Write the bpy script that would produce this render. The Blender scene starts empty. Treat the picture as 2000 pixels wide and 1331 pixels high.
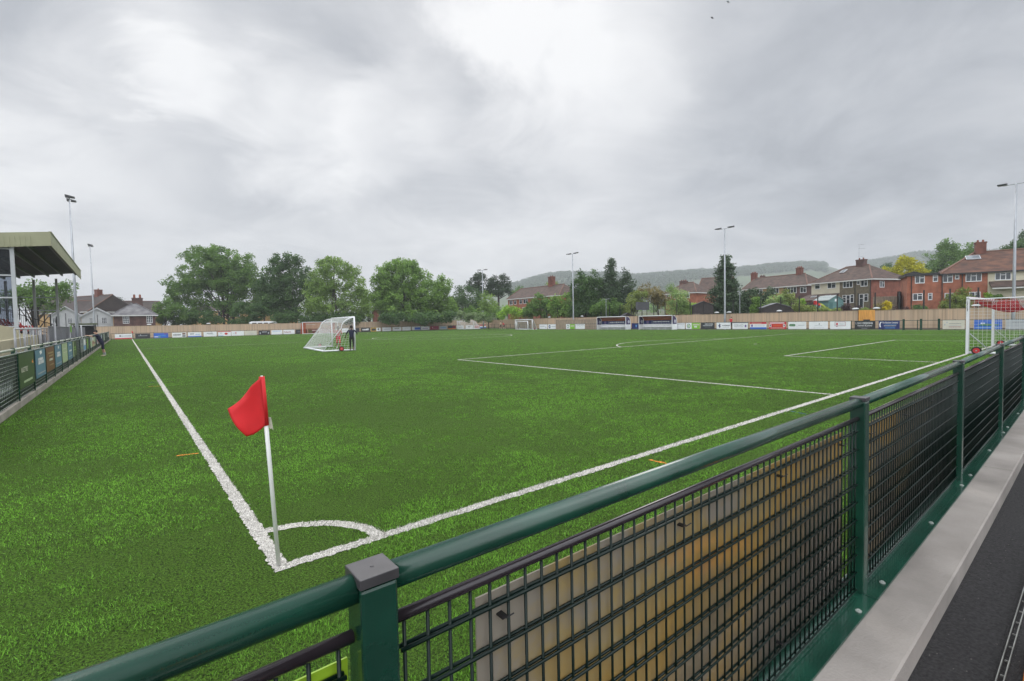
import bpy, math, random
import numpy as np
from mathutils import Vector, Matrix

random.seed(11); RNG = np.random.default_rng(11)
sc = bpy.context.scene
COL = sc.collection
V = Vector
sin, cos, pi = math.sin, math.cos, math.pi

# ------------------------------------------------------------------ camera
CAM = V((-0.8726, -4.0319, 1.8918)); YAW, PIT, ROL, FPX = .6761, -.0406, -.0201, 939.76
Fw = V((sin(YAW)*cos(PIT), cos(YAW)*cos(PIT), sin(PIT)))
_r = V((cos(YAW), -sin(YAW), 0)); _u = _r.cross(Fw)
Rt = cos(ROL)*_r + sin(ROL)*_u; Up = -sin(ROL)*_r + cos(ROL)*_u
def ray(px, py): return Fw + Rt*((px-1000)/FPX) + Up*((665.5-py)/FPX)
def at(px, py, D): return CAM + ray(px, py)*D            # survey helper: a point D metres ahead
def on_x(px, py, x): r = ray(px, py); return CAM + r*((x-CAM.x)/r.x)
def on_y(px, py, y): r = ray(px, py); return CAM + r*((y-CAM.y)/r.y)
cd = bpy.data.cameras.new('camera'); co = bpy.data.objects.new('camera', cd); COL.objects.link(co)
cd.sensor_width = 36; cd.lens = FPX/2000*36; cd.clip_start = .05; cd.clip_end = 9000
M = Matrix((Rt, Up, -Fw)).transposed().to_4x4(); M.translation = CAM; co.matrix_world = M
sc.camera = co

# ------------------------------------------------------------------ materials
MATS = {}
def mat(name, col, rough=.6, var=.0, scale=3.0, spec=.5, metal=0., bump=0., bscale=None, stretch=None, col2=None, trans=0., tint=False, coat=0., upn=0., detail=4, lo=.3, hi=.7):
    if name in MATS: return MATS[name]
    m = bpy.data.materials.new(name); m.use_nodes = True; MATS[name] = m
    nt = m.node_tree; N = nt.nodes; L = nt.links; b = N['Principled BSDF']
    b.inputs['Roughness'].default_value = rough; b.inputs['Metallic'].default_value = metal
    b.inputs['Specular IOR Level'].default_value = spec
    b.inputs['Coat Weight'].default_value = coat
    c = (*col, 1)
    b.inputs['Base Color'].default_value = c
    out = None
    if var or col2 or bump:
        tc = N.new('ShaderNodeTexCoord'); g = N.new('ShaderNodeNewGeometry')
        mp = N.new('ShaderNodeMapping'); L.new(g.outputs['Position'], mp.inputs['Vector'])
        if stretch: mp.inputs['Scale'].default_value = stretch
        nz = N.new('ShaderNodeTexNoise'); nz.inputs['Scale'].default_value = scale; nz.inputs['Detail'].default_value = detail
        L.new(mp.outputs['Vector'], nz.inputs['Vector'])
        if var or col2:
            rp = N.new('ShaderNodeValToRGB'); rp.color_ramp.elements[0].position = lo; rp.color_ramp.elements[1].position = hi
            a = tuple(x*(1-var) for x in col); bb = col2 if col2 else tuple(min(1, x*(1+var)) for x in col)
            rp.color_ramp.elements[0].color = (*a, 1); rp.color_ramp.elements[1].color = (*bb, 1)
            L.new(nz.outputs['Fac'], rp.inputs['Fac']); L.new(rp.outputs['Color'], b.inputs['Base Color']); out = rp.outputs['Color']
        if bump:
            n2 = nz
            if bscale:
                n2 = N.new('ShaderNodeTexNoise'); n2.inputs['Scale'].default_value = bscale; n2.inputs['Detail'].default_value = 3
                L.new(mp.outputs['Vector'], n2.inputs['Vector'])
            bp = N.new('ShaderNodeBump'); bp.inputs['Strength'].default_value = bump; bp.inputs['Distance'].default_value = .02
            L.new(n2.outputs['Fac'], bp.inputs['Height']); L.new(bp.outputs['Normal'], b.inputs['Normal'])
    if tint:                                   # leaves and blades: own hue from the 'tint' attribute
        at_ = N.new('ShaderNodeAttribute'); at_.attribute_name = 'tint'
        rp = N.new('ShaderNodeValToRGB'); rp.color_ramp.elements[0].color = c; rp.color_ramp.elements[1].color = (*(col2 or col), 1)
        L.new(at_.outputs['Fac'], rp.inputs['Fac']); L.new(rp.outputs['Color'], b.inputs['Base Color']); out = rp.outputs['Color']
    if upn:
        g = N.new('ShaderNodeNewGeometry'); mx = N.new('ShaderNodeMix'); mx.data_type = 'VECTOR'
        mx.inputs[0].default_value = upn; mx.inputs[5].default_value = (0, 0, 1)
        L.new(g.outputs['Normal'], mx.inputs[4]); nn = N.new('ShaderNodeVectorMath'); nn.operation = 'NORMALIZE'
        L.new(mx.outputs[1], nn.inputs[0]); L.new(nn.outputs[0], b.inputs['Normal'])
    if trans:
        t = N.new('ShaderNodeBsdfTranslucent'); ms = N.new('ShaderNodeMixShader'); ms.inputs[0].default_value = trans
        if out: L.new(out, t.inputs['Color'])
        else: t.inputs['Color'].default_value = c
        L.new(b.outputs[0], ms.inputs[1]); L.new(t.outputs[0], ms.inputs[2])
        L.new(ms.outputs[0], N['Material Output'].inputs['Surface'])
    return m

white = mat('white paint', (.74, .75, .78), .35, .06, 2)
pvc = mat('white pvc', (.78, .78, .77), .45, .05, 3)
galv = mat('galvanised steel', (.36, .38, .41), .42, .12, 1.5, metal=.55)
dkgreen = mat('dark green powder coat', (.0062, .044, .0275), .27, .25, 5, spec=.55, bump=.04, bscale=260, coat=.35)
wiregreen = mat('green coated wire', (.0022, .011, .008), .33, .1, 9, spec=.28)
blackbar = mat('dark brown coated bar', (.024, .018, .022), .22, .15, 7, spec=.6)
black = mat('black plastic', (.012, .012, .013), .4)
tyre = mat('rubber', (.015, .015, .016), .8)
redp = mat('red plastic', (.55, .03, .035), .4, .08, 5)
glass = mat('window glass', (.035, .042, .05), .06, .35, .6, spec=.8)
darkmetal = mat('dark lamp housing', (.035, .037, .04), .4, .2, 3)

# ------------------------------------------------------------------ mesh builder
class MB:
    def __init__(s): s.v = []; s.f = []; s.m = []
    def add(s, vs, fs, m=0):
        k = len(s.v); s.v += [tuple(p) for p in vs]
        for f in fs: s.f.append([i+k for i in f]); s.m.append(m)
        return s
    def box(s, lo, hi, m=0):
        x0, y0, z0 = lo; x1, y1, z1 = hi
        return s.add([(x0,y0,z0),(x1,y0,z0),(x1,y1,z0),(x0,y1,z0),(x0,y0,z1),(x1,y0,z1),(x1,y1,z1),(x0,y1,z1)],
              [(0,3,2,1),(4,5,6,7),(0,1,5,4),(1,2,6,5),(2,3,7,6),(3,0,4,7)], m)
    def obox(s, o, a, b, c, m=0):               # o corner, three edge vectors
        o, a, b, c = V(o), V(a), V(b), V(c)
        vs = [o, o+a, o+a+b, o+b, o+c, o+a+c, o+a+b+c, o+b+c]
        fs = [(0,3,2,1),(4,5,6,7),(0,1,5,4),(1,2,6,5),(2,3,7,6),(3,0,4,7)]
        if a.cross(b).dot(c) < 0: fs = [f[::-1] for f in fs]
        return s.add(vs, fs, m)
    def quad(s, a, b, c, d, m=0): return s.add([a, b, c, d], [(0,1,2,3)], m)
    def poly(s, pts, m=0): return s.add(pts, [tuple(range(len(pts)))], m)
    def prism(s, pts, d, m=0):                  # polygon pushed along vector d
        n = len(pts); pts = [V(p) for p in pts]; d = V(d)
        fs = [tuple(range(n))[::-1], tuple(range(n, 2*n))] + [(i, (i+1) % n, n+(i+1) % n, n+i) for i in range(n)]
        return s.add(pts + [p+d for p in pts], fs, m)
    def tube(s, pts, r, n=8, m=0, cap=True):
        pts = [V(p) for p in pts]; rs = r if isinstance(r, (list, tuple)) else [r]*len(pts)
        k0 = len(s.v); ref = None
        for i, p in enumerate(pts):
            a = pts[max(i-1, 0)]; b = pts[min(i+1, len(pts)-1)]; t = (b-a).normalized()
            if ref is None: ref = V((0,0,1)) if abs(t.z) < .9 else V((1,0,0))
            u = (ref - t*ref.dot(t)).normalized(); w = t.cross(u); ref = u
            for j in range(n):
                q = 2*pi*(j+.5)/n; s.v.append(tuple(p + (u*cos(q)+w*sin(q))*rs[i]))
        for i in range(len(pts)-1):
            for j in range(n):
                a = k0+i*n+j; b = k0+i*n+(j+1) % n; s.f.append([a, b, b+n, a+n]); s.m.append(m)
        if cap:
            s.f.append([k0+j for j in range(n)][::-1]); s.m.append(m)
            e = k0+(len(pts)-1)*n; s.f.append([e+j for j in range(n)]); s.m.append(m)
        return s
    def disc(s, c, ax, r, th, n=20, m=0):
        c, ax = V(c), V(ax).normalized(); return s.tube([c-ax*th/2, c+ax*th/2], r, n, m)
    def ell(s, c, r, nu=12, nv=8, m=0):
        k = len(s.v); c = V(c)
        for i in range(nv+1):
            t = pi*i/nv
            for j in range(nu):
                q = 2*pi*j/nu; s.v.append((c.x+r[0]*sin(t)*cos(q), c.y+r[1]*sin(t)*sin(q), c.z+r[2]*cos(t)))
        for i in range(nv):
            for j in range(nu):
                a = k+i*nu+j; b = k+i*nu+(j+1) % nu; s.f.append([a, a+nu, b+nu, b]); s.m.append(m)
        return s
    def build(s, name, mats, parent=None, smooth=False, bevel=0):
        me = bpy.data.meshes.new(name); me.from_pydata(s.v, [], s.f)
        if not isinstance(mats, (list, tuple)): mats = [mats]
        for m in mats: me.materials.append(m)
        if len(mats) > 1: me.polygons.foreach_set('material_index', s.m)
        if smooth: me.polygons.foreach_set('use_smooth', [True]*len(s.f))
        me.update()
        o = bpy.data.objects.new(name, me); COL.objects.link(o); put(o, parent)
        if bevel:
            b = o.modifiers.new('bevel', 'BEVEL'); b.width = bevel; b.segments = 2; b.limit_method = 'ANGLE'
        return o
def put(o, parent):
    if parent is not None:
        o.parent = parent
        if parent.type == 'EMPTY': o.location = -parent.location
    return o
def tag(o, label, cat, group=None):
    o['label'] = label; o['category'] = cat
    if group: o['group'] = group
    return o
def thing(name, label, cat, loc=(0,0,0), group=None):
    o = bpy.data.objects.new(name, None); COL.objects.link(o); o.location = loc; o.empty_display_size = .2
    return tag(o, label, cat, group)
def struct(o, kind='structure'): o['kind'] = kind; return o
def kids(o): return [c for c in COL.objects if c.parent == o]
def copy_tree(o, parent=None):
    c = o.copy(); COL.objects.link(c)
    if parent is not None: c.parent = parent
    for ch in kids(o): copy_tree(ch, c)
    return c
def np_mesh(name, verts, nper, mats, tint=None, smooth=False, parent=None):
    """many separate n-gons of nper vertices each"""
    n = len(verts)//nper
    me = bpy.data.meshes.new(name); me.vertices.add(n*nper); me.vertices.foreach_set('co', np.ascontiguousarray(verts, np.float32).ravel())
    me.loops.add(n*nper); me.loops.foreach_set('vertex_index', np.arange(n*nper, dtype=np.int32))
    me.polygons.add(n); me.polygons.foreach_set('loop_start', np.arange(0, n*nper, nper, dtype=np.int32))
    for m in (mats if isinstance(mats, (list, tuple)) else [mats]): me.materials.append(m)
    if tint is not None:
        a = me.attributes.new('tint', 'FLOAT', 'POINT'); a.data.foreach_set('value', np.repeat(tint, nper).astype(np.float32))
    me.update(calc_edges=True)
    o = bpy.data.objects.new(name, me); COL.objects.link(o); put(o, parent)
    return o
_fc = {}
def text_geo(s, bold=.0):
    if (s, bold) in _fc: return _fc[(s, bold)]
    cu = bpy.data.curves.new('t', 'FONT'); cu.body = s; cu.size = 1; cu.offset = bold; cu.resolution_u = 2
    o = bpy.data.objects.new('t', cu); COL.objects.link(o)
    me = bpy.data.meshes.new_from_object(o.evaluated_get(bpy.context.evaluated_depsgraph_get()))
    vs = [tuple(v.co) for v in me.vertices]; fs = [tuple(p.vertices) for p in me.polygons]
    bpy.data.objects.remove(o); bpy.data.curves.remove(cu); bpy.data.meshes.remove(me)
    _fc[(s, bold)] = (vs, fs); return vs, fs

# ------------------------------------------------------------------ world and light
w = bpy.data.worlds.new('World'); sc.world = w; w.use_nodes = True
nt = w.node_tree; N = nt.nodes; L = nt.links; bg = N['Background']
SUN_EL, SUN_AZ = math.radians(47), YAW-.05          # azimuth measured from +Y towards +X
sky = N.new('ShaderNodeTexSky'); sky.sky_type = 'NISHITA'; sky.sun_disc = False
sky.sun_elevation = SUN_EL; sky.sun_rotation = SUN_AZ; sky.altitude = 80
tc = N.new('ShaderNodeTexCoord')
def vmath(op, a, b=None):
    n = N.new('ShaderNodeVectorMath'); n.operation = op
    for i, x in enumerate((a, b)):
        if x is None: continue
        if isinstance(x, (tuple, V)): n.inputs[i].default_value = tuple(x)
        else: L.new(x, n.inputs[i])
    return n
def fm(op, a, b=0., c=0., clamp=False):
    n = N.new('ShaderNodeMath'); n.operation = op; n.use_clamp = clamp
    for i, x in enumerate((a, b, c)):
        if isinstance(x, (int, float)): n.inputs[i].default_value = x
        else: L.new(x, n.inputs[i])
    return n.outputs[0]
DIR = vmath('NORMALIZE', tc.outputs['Generated']).outputs[0]
sep = N.new('ShaderNodeSeparateXYZ'); L.new(DIR, sep.inputs[0])
zz = fm('ADD', fm('ABSOLUTE', sep.outputs[2]), .22)
flat = N.new('ShaderNodeCombineXYZ')                    # flat cloud deck seen in perspective
L.new(fm('DIVIDE', sep.outputs[0], zz), flat.inputs[0]); L.new(fm('DIVIDE', sep.outputs[1], zz), flat.inputs[1])
def noise(vec, scale, detail=5, rough=.5, dist=0.):
    n = N.new('ShaderNodeTexNoise'); n.inputs['Scale'].default_value = scale; n.inputs['Detail'].default_value = detail
    n.inputs['Roughness'].default_value = rough; n.inputs['Distortion'].default_value = dist
    L.new(vec, n.inputs['Vector']); return n
nA = noise(flat.outputs[0], .9, 6, .52, .35); nB = noise(flat.outputs[0], 2.2, 8, .58, .55); nC = noise(flat.outputs[0], 4.2, 2, .4)
wob = vmath('SCALE', vmath('SUBTRACT', nB.outputs['Color'], (.5, .5, .5)).outputs[0]); wob.inputs[3].default_value = .30
DW = vmath('NORMALIZE', vmath('ADD', DIR, wob.outputs[0]).outputs[0]).outputs[0]
def blob(px, py, deg, amp):                             # a broad lighter or darker cloud mass
    d = ray(px, py).normalized(); dt = vmath('DOT_PRODUCT', DW, d).outputs['Value']
    mr = N.new('ShaderNodeMapRange'); mr.interpolation_type = 'SMOOTHSTEP'
    mr.inputs[1].default_value = cos(math.radians(deg)); mr.inputs[2].default_value = 1
    mr.inputs[3].default_value = 0; mr.inputs[4].default_value = amp; L.new(dt, mr.inputs[0]); return mr.outputs[0]
val = fm('MULTIPLY_ADD', fm('SUBTRACT', nA.outputs['Fac'], .5), .62, .62)
val = fm('ADD', val, fm('MULTIPLY', fm('SUBTRACT', nB.outputs['Fac'], .5), .52))
for b in [(935,5,7,.30),(1060,80,10,.14),(1190,60,12,.16),(470,320,9,-.06),(860,330,9,-.05),(1130,160,13,.10),(340,160,4.5,.20),(300,110,8,.12),(600,265,10,.22),(780,265,8,.14),(480,230,5,.08),(1000,420,16,.10),(80,250,8,.12),(160,380,9,.10),(250,560,26,.13),(900,560,28,.10),
          (100,160,11,-.09),(60,20,10,-.04),(560,60,10,-.04),(720,180,9,-.06),(910,190,6,-.05),(1750,60,22,-.07),(1780,330,20,-.05),(1480,150,10,-.02),(2050,60,14,-.05),(1870,330,7,-.06),
          (1560,300,7,-.05),(1960,230,6,.05),(1250,330,10,.05)]:
    val = fm('ADD', val, blob(*b))
val = fm('MINIMUM', fm('MAXIMUM', val, .36), 1.06)
crmp = N.new('ShaderNodeValToRGB'); el = crmp.color_ramp.elements
el[0].position = .25; el[0].color = (.255, .272, .305, 1); el[1].position = 1.0; el[1].color = (1.0, 1.0, 1.0, 1)
e = el.new(.5); e.color = (.492, .512, .545, 1); e = el.new(.75); e.color = (.748, .757, .775, 1)
L.new(val, crmp.inputs['Fac'])
mixs = N.new('ShaderNodeMix'); mixs.data_type = 'RGBA'; mixs.inputs[0].default_value = .93
sk = N.new('ShaderNodeMix'); sk.data_type = 'RGBA'; sk.blend_type = 'MULTIPLY'; sk.inputs[0].default_value = 1; sk.inputs[7].default_value = (1, 1, 1, 1)
L.new(sky.outputs[0], sk.inputs[6])
SKYS = .1                                               # Background strength; clouds are divided by it
cl = vmath('SCALE', crmp.outputs['Color'])
up_ = N.new('ShaderNodeMapRange'); up_.interpolation_type = 'SMOOTHSTEP'       # gain added to the unseen sky overhead, to light the foreground
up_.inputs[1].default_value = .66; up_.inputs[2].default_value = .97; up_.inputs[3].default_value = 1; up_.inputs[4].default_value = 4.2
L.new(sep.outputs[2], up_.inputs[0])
bk_ = N.new('ShaderNodeMapRange'); bk_.interpolation_type = 'SMOOTHSTEP'; bk_.inputs[1].default_value = .05; bk_.inputs[2].default_value = .75; bk_.inputs[3].default_value = 0; bk_.inputs[4].default_value = 2.7  # added fill light: unseen sky behind the camera made brighter
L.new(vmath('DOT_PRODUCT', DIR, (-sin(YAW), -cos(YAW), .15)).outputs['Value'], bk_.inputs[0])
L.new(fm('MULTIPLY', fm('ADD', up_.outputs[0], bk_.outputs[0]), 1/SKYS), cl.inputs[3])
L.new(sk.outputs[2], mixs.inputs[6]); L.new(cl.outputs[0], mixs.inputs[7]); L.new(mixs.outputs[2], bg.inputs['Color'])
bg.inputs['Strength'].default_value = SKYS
sd = bpy.data.lights.new('sun', 'SUN'); sd.energy = 1.5; sd.angle = math.radians(28); sd.color = (1, .97, .92)
so = bpy.data.objects.new('sun', sd); COL.objects.link(so)
so.rotation_euler = V((sin(SUN_AZ)*cos(SUN_EL), cos(SUN_AZ)*cos(SUN_EL), sin(SUN_EL))).to_track_quat('Z', 'Y').to_euler(); so.location = (0, 0, 60)

# ------------------------------------------------------------------ setting: terrain, turf, markings
PW, PL = 64.5, 103.7
def sstep(t): t = np.clip(t, 0, 1); return t*t*(3-2*t)
def gz(x, y):                                           # ground height
    x = np.asarray(x, float); y = np.asarray(y, float)
    edge = 70.6 + np.clip((y-72)/36, 0, 1)*12
    a = 2.3*sstep((x-edge)/7.) + 2.2*sstep((x-edge-7)/120.) + 6*sstep((x-200)/300)
    b = .25*sstep((y-109)/10) + 3*sstep((y-150)/300)
    return np.maximum(a, b*(x < edge+400)) - .05
def grid_mesh(xs, ys, zf, name, m):
    X, Y = np.meshgrid(xs, ys, indexing='ij'); Z = zf(X, Y); nx, ny = len(xs), len(ys)
    mb = MB(); mb.v = list(map(tuple, np.stack([X, Y, Z], -1).reshape(-1, 3)))
    mb.f = [[i*ny+j, (i+1)*ny+j, (i+1)*ny+j+1, i*ny+j+1] for i in range(nx-1) for j in range(ny-1)]; mb.m = [0]*len(mb.f)
    return mb.build(name, m, smooth=True)
gmat = mat('garden ground', (.055, .065, .028), .9, .4, .35, col2=(.09, .11, .045), bump=.4)
xs = np.unique(np.concatenate([[-2600,-1200,-500,-200,-80], np.arange(-40, 66, 15), np.arange(66, 100, 2), np.arange(100, 260, 20), [300,420,600,1000,1700,2600]]))
ys = np.unique(np.concatenate([[-2600,-1200,-500,-200,-60], np.arange(-30, 200, 8), [220,260,320,420,600,1000,1700,2600]]))
struct(grid_mesh(xs.astype(float), ys.astype(float), gz, 'ground', gmat))

# synthetic turf sheet with the same green as its blades
tm = bpy.data.materials.new('artificial turf'); tm.use_nodes = True; MATS['turf'] = tm
nt = tm.node_tree; N = nt.nodes; L = nt.links; B = N['Principled BSDF']; B.inputs['Roughness'].default_value = .8; B.inputs['Specular IOR Level'].default_value = .04
g = N.new('ShaderNodeNewGeometry')
n1 = noise(g.outputs['Position'], 62, 4, .75); n2 = noise(g.outputs['Position'], .22, 5, .6, .6); n3 = noise(g.outputs['Position'], 2.4, 5, .65)
mpn = N.new('ShaderNodeMapping'); mpn.inputs['Scale'].default_value = (.26, .012, 1); L.new(g.outputs['Position'], mpn.inputs['Vector']); n4 = noise(mpn.outputs[0], 1, 2, .5)
r1 = N.new('ShaderNodeValToRGB'); r1.color_ramp.elements[0].position = .38; r1.color_ramp.elements[1].position = .60
r1.color_ramp.elements[0].color = (.010, .011, .008, 1); r1.color_ramp.elements[1].color = (.070, .140, .018, 1); L.new(n1.outputs['Fac'], r1.inputs['Fac'])
mod = fm('ADD', fm('ADD', fm('MULTIPLY', n2.outputs['Fac'], .42), fm('MULTIPLY', n3.outputs['Fac'], .34)), fm('MULTIPLY', n4.outputs['Fac'], .22))
mod = fm('ADD', mod, .51)
cs = vmath('SCALE', r1.outputs['Color']); L.new(mod, cs.inputs[3]); L.new(cs.outputs[0], B.inputs['Base Color'])
bp = N.new('ShaderNodeBump'); bp.inputs['Strength'].default_value = .6; bp.inputs['Distance'].default_value = .02; L.new(n1.outputs['Fac'], bp.inputs['Height']); L.new(bp.outputs['Normal'], B.inputs['Normal'])
struct(MB().poly([(-2.95,-3.12,0),(66.8,-3.12,0),(66.8,71,0),(78.5,105.9,0),(-2.95,105.9,0)]).build('turf', tm))

# the white lines: strips 4 mm above the turf, ragged near the camera
LW = .115
strips = []            # (p0, p1, width, material)
def seg(a, b, wd=LW, m=0): strips.append((V((*a, 0)), V((*b, 0)), wd, m))
def arc(c, r, a0, a1, n=40, m=0):
    ps = [(c[0]+r*cos(a0+(a1-a0)*i/n), c[1]+r*sin(a0+(a1-a0)*i/n)) for i in range(n+1)]
    for i in range(n): seg(ps[i], ps[i+1], m=m)
hw = PW/2
seg((0,-LW/2),(0,PL)); seg((PW,0),(PW,PL)); seg((0,0),(PW,0)); seg((0,PL),(PW,PL)); seg((0,PL/2),(PW,PL/2))
for y0, s in ((0,1),(PL,-1)):
    for a, d in ((20.16,16.5),(9.16,5.5)):
        seg((hw-a,y0),(hw-a,y0+s*d)); seg((hw+a,y0),(hw+a,y0+s*d)); seg((hw-a,y0+s*d),(hw+a,y0+s*d))
    q = math.acos(5.5/9.15); arc((hw,y0+s*11), 9.15, s*pi/2-q, s*pi/2+q)
    seg((hw-.1,y0+s*11),(hw+.1,y0+s*11), .2)
arc((hw,PL/2), 9.15, 0, 2*pi, 90); arc((0,0), .82, 0, pi/2, 24); arc((0,PL), .9, -pi/2, 0, 12)
def gp2(px, py): r = ray(px, py); q = CAM + r*(-CAM.z/r.z); return (q.x, q.y)
for a, b in [((345,891),(388,886)),((1268,899),(1305,907)),((290,756),(314,754.5))]: seg(gp2(*a), gp2(*b), .05, 1)
for a, b in [((1545,804),(1575,810)),((288,748),(308,746.5))]: seg(gp2(*a), gp2(*b), .05, 2)
mk = MB()
for a, b, wd, m in strips:
    t = b-a; ln = t.length; t.normalize(); nrm = V((-t.y, t.x, 0))
    near = min((a-CAM).length, (b-CAM).length, ((a+b)/2-CAM).length) < 26
    n = max(1, int(min(ln, 30)/.03)) if near else 1
    pts = [a+t*ln*i/n if ln <= 30 else a+t*(30*i/n) for i in range(n+1)]
    if ln > 30: pts.append(b)
    z = .004 + .0006*m; base = len(mk.v)
    for p in pts:
        j = .014 if near else 0
        mk.v.append((p.x+nrm.x*(wd/2+random.uniform(-j,j)), p.y+nrm.y*(wd/2+random.uniform(-j,j)), z+random.uniform(0,.0004)))
        mk.v.append((p.x-nrm.x*(wd/2+random.uniform(-j,j)), p.y-nrm.y*(wd/2+random.uniform(-j,j)), z+random.uniform(0,.0004)))
    for i in range(len(pts)-1):
        mk.f.append([base+2*i+1, base+2*i+3, base+2*i+2, base+2*i]); mk.m.append(m)
wline = mat('white turf line', (.22, .21, .19), .85, .5, 120, col2=(.60, .58, .54), lo=.38, hi=.54, bump=.5)
wblade = mat('white turf blades', (.28, .265, .235), .7, tint=True, col2=(.58, .56, .52), upn=.45, trans=.2)
oline = mat('orange turf tick', (.62, .20, .02), .85, .35, 90)
bline = mat('blue turf tick', (.02, .09, .16), .85, .3, 90)
marks = struct(mk.build('pitch_markings', [wline, oline, bline]))

# blades near the camera (real geometry, thinning out with distance)
def line_mask(x, y):
    h = LW/2; m = np.zeros(len(x), bool); X = np.abs(x-hw)
    m |= (np.abs(X-hw) < h) & (y > -h) & (y < PL+h); m |= (X < hw) & ((np.abs(y) < h) | (np.abs(y-PL) < h) | (np.abs(y-PL/2) < h))
    m |= np.abs(np.hypot(x-hw, y-PL/2)-9.15) < h
    m |= (np.abs(np.hypot(x, y)-.82) < h) & (x > 0) & (y > 0)
    for Y in (y, PL-y):
        for a, d in ((20.16,16.5),(9.16,5.5)): m |= (np.abs(X-a) < h) & (Y > 0) & (Y < d); m |= (np.abs(Y-d) < h) & (X < a)
        m |= (np.abs(np.hypot(X, Y-11)-9.15) < h) & (Y > 16.5); m |= (X < .11) & (np.abs(Y-11) < .11)
    return m
def blades():
    n = 2400000; d0, d1 = 1.0, 112.0
    # pdf over distance so that blade count per square metre falls as d^-1.75
    k = .20; u = RNG.random(n); d = (d0**k + u*(d1**k-d0**k))**(1/k)
    a = RNG.uniform(-.90, .92, n) + YAW
    x = CAM.x + d*np.sin(a); y = CAM.y + d*np.cos(a)
    ok = (x > -2.93) & (y > -3.1) & (y < 105.8) & (x < 66.7 + np.maximum(0, (y-71)*.334))
    x, y, d = x[ok], y[ok], d[ok]; n = len(x)
    for (a0, b0, wd, m) in strips:
        if m: pass
    wm = line_mask(x, y)
    wd = (.0042 + .0016*d)*RNG.uniform(.7, 1.3, n)*.55
    h = RNG.uniform(.012, .030, n)*(1-.55*np.clip(d/55, 0, 1))
    def vn(sc_, seed):                                  # value noise on the ground plane
        g_ = np.random.default_rng(seed).random((256, 256)); X, Y = x/sc_+70, y/sc_+70; i0 = np.floor(X).astype(int); j0 = np.floor(Y).astype(int); fx = sstep(X-i0); fy = sstep(Y-j0)
        q = lambda a, b: g_[a % 256, b % 256]
        return (q(i0,j0)*(1-fx)+q(i0+1,j0)*fx)*(1-fy) + (q(i0,j0+1)*(1-fx)+q(i0+1,j0+1)*fx)*fy
    wear = np.clip((vn(3.1,4)*.30+vn(1.1,1)*.25+vn(.38,2)*.25+vn(.11,3)*.20-.5)*3.0+.52, 0, 1)
    h *= .55+.45*wear; keep = np.where(wm, RNG.random(n) < np.where(d < 20, .62, 1), (RNG.random(n) < .14+.62*wear) | (RNG.random(n) < (d-7)/14))
    th = RNG.uniform(0, 2*pi, n); lean = RNG.normal(0, .75, n)*h*1.1 + .002; ph = RNG.uniform(0, 2*pi, n)
    ex, ey = np.cos(th)*wd/2, np.sin(th)*wd/2
    v = np.empty((n, 3, 3), np.float32)
    v[:,0] = np.stack([x-ex, y-ey, np.full(n, .001)], 1); v[:,1] = np.stack([x+ex, y+ey, np.full(n, .001)], 1)
    v[:,2] = np.stack([x+np.cos(ph)*lean, y+np.sin(ph)*lean, h], 1)
    band = np.random.default_rng(8).random(64)[np.clip((y/3.9+4).astype(int), 0, 63)]     # turf rolls laid across the pitch
    tint = np.clip((RNG.random(n)*.72 + .28)*(.42+.58*np.maximum(wear, np.clip((d-10)/30, 0, .97)))*(.90+.16*band) - (RNG.random(n) < .18)*.5, 0, 1)
    return v[keep], wm[keep], tint[keep]
bv, wm, bt = blades()
gblade = mat('turf blades', (.018, .028, .010), .5, tint=True, col2=(.205, .480, .046), upn=.5, trans=.25, spec=.12)
# cut away the orange ticks' own footprint only
gr = np_mesh('turf_grass', bv[~wm].reshape(-1, 3), 3, gblade, bt[~wm]); struct(gr, 'stuff')
wv = bv[wm].copy(); wv[:, 2, 2] *= 1.15; wv[:, :2, 2] += .004
ob = np_mesh('pitch_markings', wv.reshape(-1, 3), 3, wblade, RNG.random(len(wv))); struct(ob)

# ------------------------------------------------------------------ near walkway, kerb
asp = mat('asphalt', (.011, .0102, .0110), .75, .5, 70, col2=(.044, .041, .042), bump=1.0, bscale=190, lo=.32, hi=.75, detail=6)
HAZE = .00046
POSTS = [V((-3.24,-3.21,.372)), V((-.54,-3.195,.387)), V((2.16,-3.2,.388)), V((4.85,-3.195,.402)), V((7.5,-3.18,.425)), V((10.3,-3.15,.435))]
POSTS = [POSTS[0]-V((2.7,.08,.04))] + POSTS + [POSTS[-1]+V((2.75,.02,.008))*k for k in range(1, 15)]
def kp(x, y, z):                                        # point beside the slightly winding kerb line
    i = 0
    while i < len(POSTS)-2 and x > POSTS[i+1].x: i += 1
    a, b = POSTS[i], POSTS[i+1]; q = a + (b-a)*((x-a.x)/(b.x-a.x)); return (q.x, q.y+y, q.z+z)
mb = MB()
for x0, x1 in [(a, a+1.3) for a in np.arange(-14, 60, 1.3)]:
    mb.quad(kp(x0,-.25,-.10), kp(x0,-6,-.10), kp(x1,-6,-.10), kp(x1,-.25,-.10))
struct(mb.build('walkway', asp))
conc = mat('kerb concrete', (.245, .222, .200), .85, .25, 1.7, col2=(.350, .320, .292), bump=.2, bscale=70, detail=10)
mb = MB()
prof = [(.10,-.6),(.10,0),(-.292,0),(-.301,-.008),(-.308,-.15)]
for i in range(60):
    x0, x1 = -14+i*1.3, -14+(i+1)*1.3 - (.004 if i % 5 == 4 else 0)
    a = [kp(x0,*q) for q in prof]; b = [kp(x1,*q) for q in prof]
    for j in range(len(prof)-1): mb.quad(a[j], a[j+1], b[j+1], b[j])
struct(mb.build('kerb', conc))
speck = mat('pale grit', (.45, .42, .36), .8)
n = 420; gx = RNG.uniform(1.2, 12, n); gy = -RNG.uniform(.33, 1.0, n); s_ = RNG.uniform(.0015, .0042, n)
gv = np.empty((n, 4, 3)); 
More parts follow.
